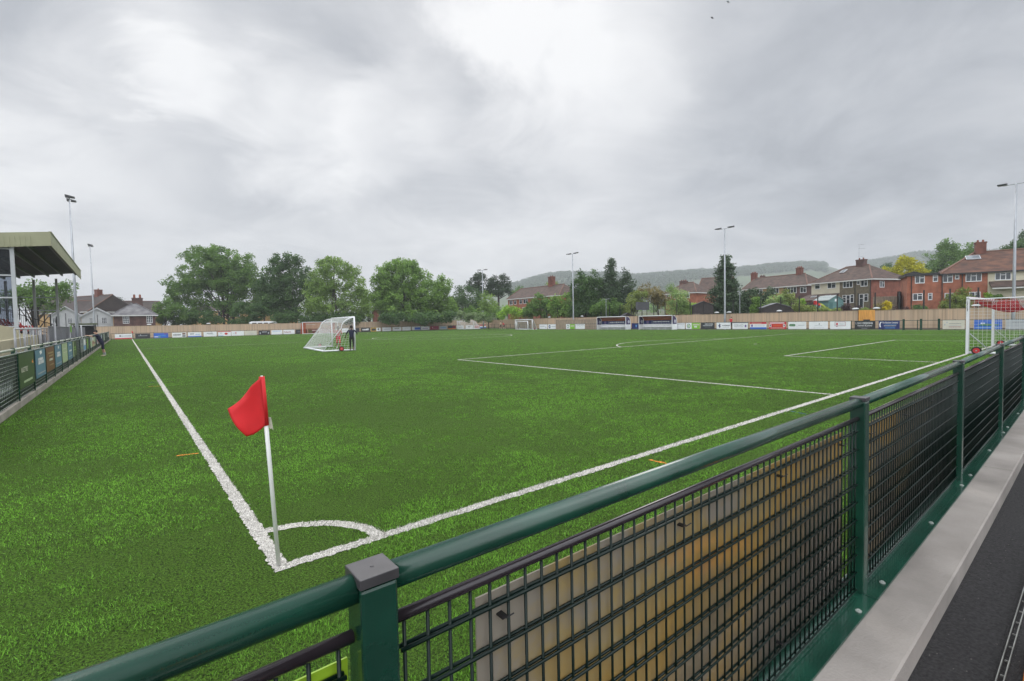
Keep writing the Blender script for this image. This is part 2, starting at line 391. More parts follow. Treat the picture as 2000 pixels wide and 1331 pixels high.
for i in range(n):
    c = np.array(kp(gx[i], gy[i], -.096)); q = RNG.uniform(0, pi); e1 = np.array([cos(q), sin(q), 0])*s_[i]; e2 = np.array([-sin(q), cos(q), .3])*s_[i]*RNG.uniform(.4, 1)
    gv[i] = [c-e1, c-e2+[0,0,.001], c+e1, c+e2+[0,0,.001]]
struct(np_mesh('grit', gv.reshape(-1, 3), 4, speck), 'stuff')

# ------------------------------------------------------------------ near barrier (in its own frame, x along the kerb)
SP = 2.70
nb = thing('spectator_barrier', 'dark green spectator barrier of mesh panels on the concrete kerb beside the asphalt', 'barrier')
def bar_post(x):
    p = MB().box((x-.035,-.035,0),(x+.035,.035,1.042)).build('post', dkgreen, nb, bevel=.006)
    c = MB().box((x-.0365,-.0365,1.044),(x+.0365,.0365,1.063)); c.tube([(x,0,1.061),(x,0,1.0645)], .004, 8)
    c.build('cap', mat('dark post cap', (.055,.052,.055), .3, .2, 20), p, bevel=.008); return p
p0 = bar_post(0)
rail0 = MB().tube([(.031,0,1.034),(SP-.031,0,1.034)], .0262, 24).build('top_rail', dkgreen, nb, smooth=True)
bar0 = MB().tube([(.034,0,.950),(SP-.034,0,.950)], .0118, 14).build('panel_bar', blackbar, nb, smooth=True)
mp = MB(); nw = 52
for i in range(nw):
    x = .06 + (SP-.12)*i/(nw-1); mp.tube([(x,0,.03),(x,0,.94)], .0038, 6)
for k in range(10):
    z = .035 + k*.0945
    for yy in (-.0068, .0068): mp.tube([(.05,yy,z),(SP-.05,yy,z)], .0043, 6)
mesh0 = mp.build('mesh_panel', wiregreen, nb, smooth=True)
pl = MB().box((-.02,-.095,.001),(SP-.028,.07,.012)).box((-.02,.058,.012),(SP-.028,.07,.05))
plate0 = pl.build('base_plate', dkgreen, nb, bevel=.002)
for x in (.18, 1.35, SP-.22):
    MB().disc((x,-.065,.0135), (0,0,1), .014, .006, 12).disc((x,-.065,.018), (0,0,1), .008, .008, 6).build('bolt', mat('bare bolt', (.42,.44,.42), .4, .2, 30, metal=.4), plate0)
nb.location = POSTS[2]
def seat(o, i):
    a, b = POSTS[i], POSTS[i+1] if i+1 < len(POSTS) else POSTS[i]*2-POSTS[i-1]
    d = b-a; o.location = a-nb.location; o.rotation_euler = (0, -math.asin(d.z/d.length), math.atan2(d.y, d.x))
    if not o.name.startswith('post'): o.scale.x = d.length/SP
    else: o.rotation_euler.y = 0
for i in [1, 3] + list(range(4, len(POSTS))) + [0]:
    for o in (p0, rail0, bar0, mesh0, plate0):
        if i == len(POSTS)-1 and o is not p0: continue
        c = o.copy(); COL.objects.link(c); c.parent = nb; seat(c, i)
        for ch in kids(o): k = ch.copy(); COL.objects.link(k); k.parent = c
for o in (p0, rail0, bar0, mesh0, plate0): seat(o, 2)
def nbp(x, y, z): return kp(-.54+x, y, z)
# sheets tied to the pitch side of the near barrier, seen from behind
back = mat('board back', (.36, .33, .29), .5, .18, 3, bump=.05)
def stained(name, base, stain, lo, hi, sc_=1.2):
    return mat(name, base, .45, .0001, sc_, col2=stain, lo=lo, hi=hi, detail=5, stretch=(1, 1, .8))
def near_sheet(x0, x1, z0, z1, m, label, extra=None):
    r = MB().obox(nbp(x0, .0145, z0), V(nbp(x1,.0145,z0))-V(nbp(x0,.0145,z0)), (0, .004, 0), (0, 0, z1-z0)).build('advertising_board', m)
    tag(r, label, 'advertising board', 'boards tied to the near barrier')
    for x in np.linspace(x0+.06, x1-.06, 4):
        for z in (z0+.05, z1-.055):
            t = MB().obox(nbp(x-.006, -.010, z-.003), (.014,.001,.002), (0,.044,0), (0,0,.004))
            t.tube([nbp(x, -.012, z), nbp(x+.016, -.022, z+.010)], .0018, 5); t.build('cable_tie', black, r)
    return r
def print_through(name, bias, x0, x1, zc):               # thin sheet, its print showing through from the front
    m = bpy.data.materials.new(name); m.use_nodes = True; nt_ = m.node_tree; N_ = nt_.nodes; L_ = nt_.links
    global N, L
    ON, OL = N, L; N, L = N_, L_
    g = N.new('ShaderNodeNewGeometry'); sp = N.new('ShaderNodeSeparateXYZ'); L.new(g.outputs['Position'], sp.inputs[0])
    n1 = noise(g.outputs['Position'], 2.4, 5, .55, .4); n2 = noise(g.outputs['Position'], 26, 4, .6)
    v = fm('ADD', fm('MULTIPLY', n1.outputs['Fac'], .55), fm('MULTIPLY', n2.outputs['Fac'], .10))
    v = fm('ADD', v, fm('MULTIPLY', fm('SUBTRACT', sp.outputs[0], x0), .27/(x1-x0))); v = fm('ADD', v, fm('MULTIPLY', fm('SUBTRACT', zc, sp.outputs[2]), .26)); v = fm('ADD', v, bias)
    r = N.new('ShaderNodeValToRGB'); e = r.color_ramp.elements; e[0].position = .30; e[0].color = (.40,.36,.305,1); e[1].position = .88; e[1].color = (.07,.07,.072,1)
    for p, c in ((.37,(.47,.37,.19,1)),(.46,(.50,.345,.12,1)),(.54,(.34,.275,.18,1)),(.66,(.20,.18,.155,1))): q = e.new(p); q.color = c
    L.new(v, r.inputs[0]); b = N['Principled BSDF']; L.new(r.outputs[0], b.inputs['Base Color']); b.inputs['Roughness'].default_value = .13; b.inputs['Specular IOR Level'].default_value = .8
    t = N.new('ShaderNodeBsdfTranslucent'); ms = N.new('ShaderNodeMixShader'); ms.inputs[0].default_value = .45; L.new(r.outputs[0], t.inputs[0]); L.new(b.outputs[0], ms.inputs[1]); L.new(t.outputs[0], ms.inputs[2]); L.new(ms.outputs[0], N['Material Output'].inputs[0])
    N, L = ON, OL; return m
near_sheet(.235, 2.50, .10, .905, print_through('print through yellow', -.06, -.3, 1.95, 1.2), 'beige backed board with big yellow patches behind the nearest mesh panel')
near_sheet(SP+.12, SP+2.45, .10, .89, print_through('print through dark', .13, 2.2, 4.6, 1.2), 'dark backed board with faint yellow patches, second along the near barrier')
for i in (2, 3, 4, 5, 6, 7):
    near_sheet(i*SP+.12, i*SP+2.55, .08, .92, mat('black board back', (.008,.0085,.010), .75, .3, 2, spec=.2),
        ['plain black backed board filling the third mesh panel of the near barrier','plain black backed board on the fourth mesh panel of the near barrier','plain black backed board on the fifth mesh panel of the near barrier','plain black backed board on the sixth mesh panel of the near barrier',
         'plain black backed board on the seventh mesh panel of the near barrier','plain black backed board on the eighth mesh panel of the near barrier'][i-2])
near_sheet(-2.5, -.045, .1, .905, mat('lime sheet', (.28,.46,.025), .45, .08, 4), 'lime green board low behind the mesh left of the first near post')

# slim metal strip and the orange barrier foot at the edge of the asphalt
lp = MB(); z = -.094
for yy in (-.553, -.575): lp.obox(kp(.6,yy,z), V(kp(5.5,yy,z))-V(kp(.6,yy,z)), (0,-.0035,0), (0,0,.012))
for x in np.arange(.65, 5.4, .14): lp.obox(kp(x,-.5565,z+.002), (.004,0,0), (0,-.0184,0), (0,0,.007))
tag(lp.build('drain_strip', mat('pale strip metal', (.25,.25,.23), .35, .45, 8, metal=.3)), 'narrow pale metal strip with cross rungs lying on the black asphalt', 'metal strip')
ft = MB().prism([kp(1.75,-.635,-.096),kp(2.40,-.615,-.096),kp(2.44,-.70,-.096),kp(2.3,-.95,-.096),kp(1.7,-.98,-.096)], (0,0,.045)); 
ft.prism([kp(1.85,-.68,-.051),kp(2.28,-.665,-.051),kp(2.2,-.90,-.051),kp(1.85,-.92,-.051)], (0,0,.03))
tag(ft.build('barrier_foot', mat('orange plastic', (.75,.20,.01), .4, .1, 6), bevel=.012), 'orange plastic barrier foot at the edge of the asphalt', 'barrier foot')

# ------------------------------------------------------------------ corner flags
redcloth = mat('red flag cloth', (.80, .035, .045), .6, .06, 6, trans=.4)
def corner_flag(x, y, label, flagdir, lean):
    t = thing('corner_flag', label, 'corner flag', (x, y, 0), 'corner flags')
    H = 1.5; top = V((x+lean, y+.0, H))
    MB().tube([(x,y,-.05), (x+lean*.5,y,H*.5), top], .0155, 14).tube([top, top+V((0,0,.012))], .008, 8).build('pole', pvc, t, smooth=True)
    # cloth: sleeve edge on the pole, the fly end hanging and folded
    n = 18; fb = MB(); d = V(flagdir).normalized(); side = V((-d.y, d.x, 0))
    HT, HB = V((0,0,0)), V((-lean/H*.375*1.0,0,-.37)); LT, LB = d*.255+V((0,0,-.235)), d*.120+V((0,0,-.445))
    for i in range(n+1):
        for j in range(n+1):
            u, v_ = i/n, j/n
            p = (HT*(1-v_)+HB*v_)*(1-u) + (LT*(1-v_)+LB*v_)*u
            p += side*(.045*sin(pi*u)*(1-v_)*1.0 - .03*sin(2.6*u+3*v_)*u + .020*(1-u))
            p += V((0,0,-.018*sin(pi*u)*(v_))) + d*(.012*sin(pi*v_)*u)
            if v_ < .18 and u > .25: k = (.18-v_)/.18; p += side*(-.05*k*sin(pi*(u-.25)/.75)) - V((0,0,.018*k*sin(pi*(u-.25)/.75)))   # top edge curls over
            fb.v.append(tuple(top + p))
    for i in range(n):
        for j in range(n):
            a = i*(n+1)+j; fb.f.append([a, a+1, a+n+2, a+n+1]); fb.m.append(0)
    f = fb.build('flag', redcloth, t, smooth=True)
    sd_ = f.modifiers.new('thick', 'SOLIDIFY'); sd_.thickness = .0015
    MB().tube([top+V((0,0,.004)), top+V((lean/H*-.375,0,-.375))], .0205, 12).build('sleeve', redcloth, t, smooth=True)
    st = MB(); b0 = top+V((lean/H*-.35+.012,0,-.365))
    for k in range(2): st.prism([b0+V((.012*k,-.01*k,.05)), b0+V((.014+.012*k,0,.05)), b0+V((.026+.014*k,.004,-.045-.012*k)), b0+V((.010+.014*k,.0,-.035))], (0,.002,0))
    st.build('tie_strip', mat('pale tie cloth', (.5,.47,.4), .8, .2, 30), t)
    return t
corner_flag(-.005, .04, 'red corner flag on a white pole at the near corner arc', (-.88, .47, 0), -.068)
corner_flag(-.02, PL-.05, 'tiny far red corner flag at the end of the left touchline', (.7, -.5, 0), .0)

# ------------------------------------------------------------------ left perimeter barrier along the touchline
lb = thing('perimeter_barrier', 'long dark green barrier hung with narrow banners along the left touchline', 'barrier', (-3.0, 12.9, 0))
LSP = 2.6; LY0 = 5.1; NL = 36
lpost = MB().box((-3.09,LY0-.035,.0),(-3.02,LY0+.035,1.47)).build('post', dkgreen, lb)
lrail = MB().tube([(-3.055,LY0+.036,1.425),(-3.055,LY0+LSP-.036,1.425)], .03, 10).build('top_rail', mat('pale worn rail', (.34,.36,.30), .35, .25, 3), lb, smooth=True)
pm = MB(); pm.tube([(-3.0,LY0,1.325),(-3.0,LY0+LSP,1.325)], .021, 6)
for z in np.arange(.20, 1.3, .088): pm.tube([(-3.0,LY0,z),(-3.0,LY0+LSP,z)], .008, 5)
for i in range(14):
    y = LY0+.02+i*(LSP-.04)/13; pm.tube([(-3.008,y,.17),(-3.008,y,1.31)], .005, 4)
lmesh = pm.build('mesh_panel', mat('pale edged green wire', (.13,.16,.14), .35, .3, 9), lb, smooth=True)
upr = MB().tube([(-2.985,LY0,.15),(-2.985,LY0,1.33)], .016, 6).build('clamp_bar', dkgreen, lb)
bk = MB().box((-3.03,LY0,.17),(-3.022,LY0+LSP,1.3)).build('back_sheet', mat('dark backing', (.010,.020,.018), .5, .3, 3), lb)
for i in range(1, NL):
    for o in (lpost, lrail, lmesh, upr, bk):
        c = o.copy(); COL.objects.link(c); c.location = o.location + V((0, i*LSP, 0)); c.parent = lb
MB().box((-3.09,LY0+NL*LSP-.05,0),(-2.98,LY0+NL*LSP+.05,1.5)).build('post', dkgreen, lb)
struct(MB().box((-3.4,-3.1,-.1),(-2.96,104.5,.15)).build('left_kerb', mat('left kerb concrete', (.25,.23,.2), .9, .3, 1.5)))
struct(MB().box((-14.5,-14,-.1),(-3.4,107.9,.14)).build('left_path', mat('left path', (.10,.10,.10), .9, .3, .8)))

# ------------------------------------------------------------------ printed boards
PAL = dict(w=(.78,.79,.82), cr=(.60,.57,.49), k=(.016,.016,.019), dk=(.035,.037,.045), g=(.14,.15,.17), lg=(.42,.44,.47), navy=(.010,.022,.13), blue=(.03,.13,.55), sky=(.10,.30,.62),
    red=(.55,.02,.03), mar=(.28,.012,.055), green=(.22,.48,.05), dgreen=(.02,.16,.06), purple=(.16,.09,.30), steel=(.085,.185,.28), olive=(.035,.065,.022), brown=(.145,.055,.028), pgreen=(.36,.44,.27), or_=(.72,.22,.03), gold=(.55,.36,.04), tan=(.45,.33,.18))
def pm_(k): return mat('print '+k, PAL[k], .45, .06, 1.5)
def board(name, label, cat, group, o, u, h, wid, hgt, bg, art=(), txt=(), th=.02):
    """flat printed board: o lower left corner, u along, h up, front normal = u x h"""
    o, u, h = V(o), V(u).normalized(), V(h).normalized(); n = u.cross(h)
    r = MB().obox(o - n*th, u*wid, h*hgt, n*th).build(name, pm_(bg)); tag(r, label, cat, group)
    if art:
        ks = sorted({a[1] for a in art}); mb = MB()
        for i, a in enumerate(art):
            kind, k = a[0], ks.index(a[1]); e = n*(.003 + .0015*i)
            P = lambda q, s: o + u*(q*wid) + h*(s*hgt) + e
            if kind == 'r': _, _, x0, y0, x1, y1 = a; mb.poly([P(x0,y0),P(x1,y0),P(x1,y1),P(x0,y1)], k)
            elif kind == 'p': mb.poly([P(*q) for q in a[2]], k)
            elif kind == 'o':
                _, _, cx, cy_, rx, ry = a; mb.poly([P(cx+rx*cos(t*pi/8)*hgt/wid, cy_+ry*sin(t*pi/8)) for t in range(16)], k)
            elif kind == 'l':                               # a line of small illegible print: uneven short strokes
                _, _, x0, y0, x1, hh = a; x = x0; rr = random.Random(int((x0*37+y0*91+wid)*1000))
                while x < x1:
                    w_ = rr.uniform(.02, .07); w_ = min(w_, x1-x); mb.poly([P(x,y0),P(x+w_,y0),P(x+w_,y0+hh),P(x,y0+hh)], k); x += w_+.014
        mb.build('logo_artwork', [pm_(k) for k in ks], r)
    if txt:
        ks = sorted({a[1] for a in txt}); mb = MB()
        for s, k, x, y, hh, mw in txt:
            vs, fs = text_geo(s, .012); xs_ = [q[0] for q in vs]; x0, x1 = min(xs_), max(xs_)
            sc_ = min(hh*hgt/.72, mw*wid/(x1-x0)); 
            mb.add([o + u*(x*wid+(q[0]-x0)*sc_) + h*(y*hgt+q[1]*hh*hgt/.72) + n*.012 for q in vs], fs, ks.index(k))
        mb.build('lettering', [pm_(k) for k in ks], r)
    return r
# banners on the left barrier: two mesh bays from (33 px); y positions step with the posts
GL = 'banners along the left barrier'
BN = [ # y0,y1,z0, bg, art, text, label
 (13.0,15.55,.42,'olive',[('p','or_',[(.80,.66),(.93,.62),(.86,.76)]),('r','pgreen',.22,.13,.80,.20)],[('KINGSTYRES','cr',.07,.46,.15,.80)],'olive green banner reading KINGSTYRES with a small red bird'),
 (15.8,18.0,.46,'steel',[('p','w',[(.4,.93),(.62,.97),(.66,.86),(.5,.80)]),('l','w',.25,.60,.75,.10),('l','w',.22,.47,.80,.12),('l','lg',.12,.12,.9,.05)],[],'steel blue banner with two bold white words right of the olive banner'),
 (18.3,20.6,.48,'brown',[('l','tan',.2,.72,.85,.07),('l','tan',.3,.60,.8,.06),('l','cr',.3,.42,.75,.09),('l','tan',.3,.22,.8,.05)],[],'brown banner with tan print between two blue banners'),
 (20.9,23.2,.48,'steel',[('p','w',[(.4,.93),(.62,.97),(.6,.84),(.5,.80)]),('l','w',.25,.58,.75,.10),('l','w',.22,.45,.80,.12),('l','lg',.12,.12,.9,.05)],[],'steel blue banner between the brown and the pale green banners'),
 (23.5,25.8,.50,'pgreen',[('l','cr',.2,.7,.8,.05),('l','cr',.2,.5,.8,.05)],[],'pale green banner with faint print on the left barrier'),
 (26.1,28.4,.50,'steel',[('l','w',.3,.8,.7,.08),('l','w',.25,.45,.8,.10),('l','lg',.12,.15,.9,.05)],[],'steel blue banner beyond the pale green banner'),
 (28.7,31.0,.52,'olive',[('l','green',.3,.55,.8,.08),('l','green',.3,.40,.8,.08),('r','pgreen',.0,.0,.2,1)],[],'mid green banner with lime print next after the third blue banner'),
 (33.9,36.2,.52,'g',[('l','lg',.2,.6,.8,.08),('l','green',.2,.3,.8,.06)],[],'grey green banner just before the leaning man'),
 (36.5,38.8,.52,'lg',[('r','sky',.1,.1,.9,.45),('r','w',.1,.5,.9,.9)],[],'pale blue and white banner at the elbow of the leaning man'),
 (39.1,41.4,.52,'olive',[('r','green',.6,.05,.95,.9),('l','or_',.2,.6,.5,.06)],[],'green banner behind the legs of the leaning man'),
 (44.3,46.6,.5,'lg',[('r','green',.1,.1,.5,.6)],[],'pale grey banner just beyond the leaning man'),
 (46.9,49.2,.5,'tan',[('r','mar',.2,.3,.8,.5),('r','w',.1,.6,.9,.9)],[],'tan banner with a maroon stripe on the left barrier'),
 (49.5,51.8,.5,'pgreen',[('r','mar',.2,.2,.8,.4)],[],'pale green banner with a maroon patch far along the left barrier'),
 (54.7,57.0,.5,'lg',[('r','mar',.2,.2,.8,.5)],[],'pale pinkish grey banner far along the left barrier'),
 (57.3,59.6,.5,'brown',[('r','lg',.2,.4,.8,.9)],[],'brown grey banner far along the left barrier'),
 (65.0,67.4,.5,'steel',[('r','w',.3,.2,.6,.9)],[],'dark blue banner with a white panel near the barrier end'),
 (72.8,75.2,.5,'pgreen',[('r','w',.3,.2,.6,.9)],[],'narrow pale green banner near the barrier end'),
 (91.0,94.0,.7,'w',[('l','lg',.2,.5,.8,.1)],[],'small white notice by the end post of the left barrier'),
]
for y0, y1, z0, bgc, art, txt, lab in BN:
    board('banner', lab, 'banner', GL, (-2.975, y0, z0), (0,1,0), (0,0,1), y1-y0, 1.30-z0, bgc, art, txt, .006)
board('notice_sheet', 'faded grey sheet low behind the mesh at the left picture edge', 'sheet', None, (-3.012, 10.2, .42), (0,1,0), (0,0,1), 2.1, .34, 'g', [('l','lg',.2,.3,.9,.3)], [], .006)

# boards along the far end and the far side
def pboard(px0, px1, plane, bg, art, txt, lab, grp, z0=.08, z1=1.0):
    if plane == 'E': a, b = on_y(px0,650,106.), on_y(px1,650,106.)
    else: a, b = on_x(px0,640,67.), on_x(px1,640,67.)
    a.z = b.z = 0; u = (b-a); board('advertising_board', lab, 'advertising board', grp, a + V((0,0,z0)), u, (0,0,1), u.length, z1-z0, bg, art, txt, .03)
GE = 'advertising boards along the far end'; GR = 'advertising boards along the far side'
EB = [
 (224,257.5,'w',[('r','red',0,0,1,.22),('o','dk',.3,.62,.10,.18),('l','lg',.35,.5,.95,.2)],[],'white board with red foot behind the far left corner flag'),
 (264,293,'dk',[('l','lg',.2,.5,.8,.10),('o','lg',.35,.7,.08,.12)],[],'charcoal board right of the far corner flag'),
 (300,328.5,'blue',[('r','purple',.7,.72,1,.92),('l','sky',.3,.45,.8,.12),('l','w',.05,.15,.3,.2),('r','green',.33,.15,.45,.3)],[],'bright blue board near the far left corner'),
 (336,363.5,'w',[('r','brown',.72,.55,.95,.9),('r','dk',.72,.12,.95,.4),('l','dk',.08,.42,.62,.22)],[],'white board with black script and two dark squares'),
 (367,393,'w',[('r','blue',0,0,1,.2),('l','dk',.15,.55,.45,.18),('l','sky',.55,.45,.9,.12)],[],'white board with a blue foot stripe'),
 (397.5,423,'w',[('l','g',.25,.62,.7,.14),('l','lg',.35,.42,.75,.1)],[],'white board with two grey lines, beside the blue footed one'),
 (426,451,'w',[('r','red',0,.9,1,1),('o','red',.62,.5,.30,.24),('r','sky',0,0,.4,.1),('l','g',.15,.6,.3,.1)],[],'white board with a big red oval'),
 (452,476.5,'w',[('r','red',.32,.35,.38,.8),('l','lg',.1,.5,.28,.12)],[],'white board with a small red upright mark'),
 (477.5,501.5,'cr',[('l','lg',.1,.15,.9,.06),('l','lg',.25,.4,.75,.1)],[],'cream white board with faint print, left of the black one'),
 (505,527.5,'k',[('o','lg',.14,.4,.14,.22),('o','lg',.86,.4,.14,.22),('l','lg',.3,.55,.72,.2)],[],'black board with two pale round marks'),
 (530,551.5,'w',[('l','sky',.12,.72,.9,.12)],[],'white board with a row of blue dots on top'),
 (553.5,575.5,'w',[],[('Selachii','mar',.08,.34,.36,.84)],'white board reading Selachii in maroon'),
 (577,600,'dk',[('l','g',.2,.4,.8,.2)],[],'charcoal board left of the far goal'),
 (602,621.5,'dk',[('l','w',.4,.55,.95,.25),('r','dgreen',0,.1,.4,.9)],[],'dark board with white words behind the far goal'),
 (623,648,'w',[('l','lg',.2,.4,.8,.1)],[],'plain white board behind the far goal net'),
 (651,666,'cr',[('l','lg',.2,.4,.8,.1)],[],'cream board behind the red shirted person'),
 (668,681,'w',[('l','lg',.2,.4,.8,.1)],[],'white board behind the dark clothed person'),
 (690,702,'dk',[('o','lg',.3,.5,.2,.3)],[],'charcoal board just right of the wheeled goal'),
 (705.5,723,'k',[('l','w',.15,.35,.85,.35),('p','w',[(.3,.6),(.8,.85),(.9,.6)])],[],'black board with a white winged mark'),
 (725,743.5,'gold',[('r','dk',.05,.2,.5,.8),('r','w',.55,.05,1,.95),('o','dk',.77,.55,.2,.25)],[],'yellow and white board with a dark roundel'),
 (747,764,'w',[('l','lg',.15,.4,.85,.12)],[],'white board with one grey line, right of the yellow board'),
 (767,784,'w',[('l','dk',.25,.5,.75,.16)],[],'white board with a short black word'),
 (786,802.5,'w',[('l','lg',.3,.6,.7,.06)],[],'nearly blank white board under the big bushy tree'),
 (805,821.5,'w',[('r','blue',.3,.12,1,.78)],[],'white board with a blue block'),
 (823,839,'w',[('l','purple',.15,.2,.85,.22),('l','red',.4,.6,.8,.06)],[],'white board with purple print'),
 (841,857,'mar',[('o','w',.25,.55,.1,.15),('l','lg',.3,.3,.8,.08)],[],'maroon board along the far end'),
 (858.5,873,'lg',[('l','sky',.15,.3,.9,.3)],[],'pale grey board with blue print next to the maroon one'),
 (875,890.5,'dk',[('r','or_',0,0,1,.2),('r','mar',.6,.4,.95,.8)],[],'dark board with an orange foot'),
 (892,906,'w',[('l','lg',.3,.35,.8,.2)],[],'white board just left of the small side-on goal'),
 (910,924.5,'w',[('l','dk',.3,.4,.6,.3)],[],'white board just right of the small side-on goal'),
 (926,936,'w',[('r','red',.12,.1,.95,.85),('l','w',.3,.4,.8,.1)],[],'narrow board with a red square'),
 (937.5,949.5,'w',[('r','red',0,.72,1,1),('r','blue',0,0,1,.28)],[],'red white and blue striped board at the far corner'),
]
for a, b, bgc, art, txt, lab in EB: pboard(a, b, 'E', bgc, art, txt, lab, GE, .06, .96)
RB = [
 (1053.5,1068.5,'w',[('l','lg',.1,.45,.7,.2),('o','purple',.85,.4,.1,.15)],[],'white board with grey print and a small purple mark'),
 (1070,1086,'w',[('o','navy',.22,.5,.32,.36),('o','w',.24,.5,.12,.16),('l','lg',.45,.4,.95,.2)],[],'white board with a navy ring'),
 (1087,1103.5,'dk',[('l','lg',.15,.45,.85,.14)],[],'charcoal board between the navy ring board and the green one'),
 (1105.5,1122.5,'w',[('r','green',.45,0,1,1),('o','dgreen',.22,.5,.3,.36),('o','w',.22,.5,.2,.24),('l','cr',.55,.5,.95,.25)],[],'half lime board with green ring left of the dugouts'),
 (1124,1142,'w',[('l','dk',.12,.76,.95,.12),('l','lg',.2,.4,.9,.06)],[],'white board with a top row of dark marks left of the dugouts'),
 (1234,1251,'navy',[('p','sky',[(.42,.75),(.60,.75),(.58,.4),(.5,.25),(.44,.4)]),('l','g',.2,.1,.8,.08)],[],'navy board with a pale shield between the two dugouts'),
 (1313,1337.5,'w',[('l','dk',.1,.78,.95,.09),('l','lg',.2,.5,.9,.05),('l','lg',.2,.3,.9,.05)],[],'white board with a top row of dark marks right of the dugouts'),
 (1339.5,1367,'w',[('r','green',.42,0,1,1),('o','dgreen',.21,.5,.32,.36),('o','w',.21,.5,.22,.25),('o','green',.21,.5,.12,.14),('l','cr',.5,.6,.95,.22),('l','w',.6,.25,.8,.25)],[],'half lime board with green ring right of the dugouts'),
 (1369,1395.5,'dk',[('l','lg',.15,.46,.85,.16),('l','w',.3,.74,.9,.10),('l','g',.3,.25,.7,.08)],[],'charcoal board with white icons beside the half lime board'),
 (1399.5,1427,'w',[('p','navy',[(.10,.5),(.2,.62),(.34,.75),(.24,.5),(.34,.25),(.2,.38)]),('p','navy',[(.19,.85),(.23,.85),(.26,.55),(.19,.55)]),('p','navy',[(.19,.15),(.23,.15),(.26,.45),(.19,.45)]),('l','g',.42,.48,.95,.14),('l','lg',.45,.25,.9,.08)],[],'white board with a navy star mark'),
 (1430.5,1460.5,'w',[('o','purple',.86,.45,.14,.2),('r','g',0,.9,1,1)],[('SERVO','lg',.12,.34,.38,.6)],'white board reading SERVO beside the man in red'),
 (1465,1497,'w',[('r','red',0,.74,1,1),('r','blue',0,0,1,.26),('o','purple',.12,.5,.14,.2),('l','lg',.28,.56,.9,.06),('l','lg',.28,.40,.9,.06),('l','cr',.1,.82,.7,.08)],[],'red white and blue striped board on the far side'),
 (1502,1535.5,'red',[('r','w',.03,.80,.9,.92),('r','w',.02,.3,.14,.68),('r','w',.82,.3,.95,.68),('o','dk',.08,.5,.08,.14),('o','dk',.885,.5,.08,.14),('l','or_',.25,.55,.75,.07),('l','or_',.25,.40,.75,.07),('l','cr',.1,.10,.9,.10)],[],'red board with white heading and two white panels'),
 (1539.5,1574.5,'w',[('o','dgreen',.13,.54,.17,.17),('o','dgreen',.33,.54,.17,.17),('r','dgreen',.13,.38,.33,.70),('l','pgreen',.10,.51,.36,.07),('l','lg',.55,.48,.92,.08)],[],'white board with a long dark green oval'),
 (1580,1617,'w',[('l','lg',.3,.42,.7,.06),('p','g',[(.5,.62),(.56,.8),(.58,.6)]),('l','lg',.25,.15,.8,.04)],[],'white board with faint grey print, between oval and speech box boards'),
 (1621,1661,'w',[('r','mar',.24,.40,.76,.95),('r','w',.26,.44,.74,.91),('p','mar',[(.30,.42),(.40,.42),(.34,.28)]),('o','red',.35,.66,.12,.15),('l','lg',.46,.66,.7,.06),('l','lg',.46,.52,.7,.06)],[],'white board with a red outlined speech box'),
 (1669,1709.5,'k',[('r','g',.34,.02,.62,.14),('l','g',.2,.18,.75,.05)],[('LIME','lg',.05,.62,.26,.32),('DESIGNS','w',.40,.62,.26,.48),('Kitchens & Joinery','w',.16,.36,.18,.70)],'black board reading LIME DESIGNS'),
 (1716,1757,'navy',[('p','w',[(.05,.25),(.03,.6),(.08,.86),(.16,.9),(.10,.7),(.09,.5),(.12,.2)]),('l','sky',.3,.56,.85,.06),('l','lg',.26,.36,.84,.10),('l','sky',.3,.20,.8,.06),('l','sky',.3,.08,.8,.05)],[('The Absolute Company','w',.17,.70,.20,.76)],'navy board with a white curved stroke'),
 (1841,1884,'cr',[('l','g',.3,.6,.85,.05),('l','mar',.28,.22,.85,.06),('o','lg',.1,.5,.06,.10),('o','lg',.2,.75,.06,.10),('l','lg',.3,.4,.85,.05)],[],'cream board left of the near goal post'),
 (1902,1957,'blue',[('l','sky',.08,.1,.9,.14),('p','dgreen',[(.1,.4),(.4,.62),(.9,.5),(.9,.4),(.5,.34)]),('l','w',.25,.55,.4,.16)],[],'bright blue board seen through the near goal net'),
 (1965,2016,'lg',[('l','g',.25,.7,.75,.06),('l','sky',.1,.86,.9,.03)],[],'grey white board behind the near goal at the right picture edge'),
]
for a, b, bgc, art, txt, lab in RB: pboard(a, b, 'R', bgc, art, txt, lab, GR, .10, 1.04)

# ------------------------------------------------------------------ far perimeter rail with posts
fr = thing('perimeter_rail', 'dark green post and rail barrier carrying the far boards', 'barrier', (40, 106.1, 0))
line = [V((-2.9,106.12,0)), V((78.8,106.12,0)), V((67.1,71,0)), V((67.1,-3,0))]
pA = MB()
pf = MB().box((-.035,-.035,0),(.035,.035,1.12)); first = None; npost = 0
for a, b in zip(line[:-1], line[1:]):
    pA = MB(); pA.tube([a+V((0,0,1.06)), b+V((0,0,1.06))], .032, 6); pA.tube([a+V((0,0,.55)), b+V((0,0,.55))], .012, 4); pA.build('rail', dkgreen, fr)
    n = max(1, round((b-a).length/3.05))
    for i in range(n):
        p = a+(b-a)*i/n
        if first is None: first = pf.build('post', dkgreen, fr); first.location = p-fr.location
        else: c = first.copy(); COL.objects.link(c); c.parent = fr; c.location = p-fr.location
for px in (1765, 1799, 1834):
    p = on_x(px, 640, 67.0); MB().box((p.x-.07,p.y-.1,0),(p.x+.02,p.y+.1,1.22)).build('gate_post', dkgreen, fr)

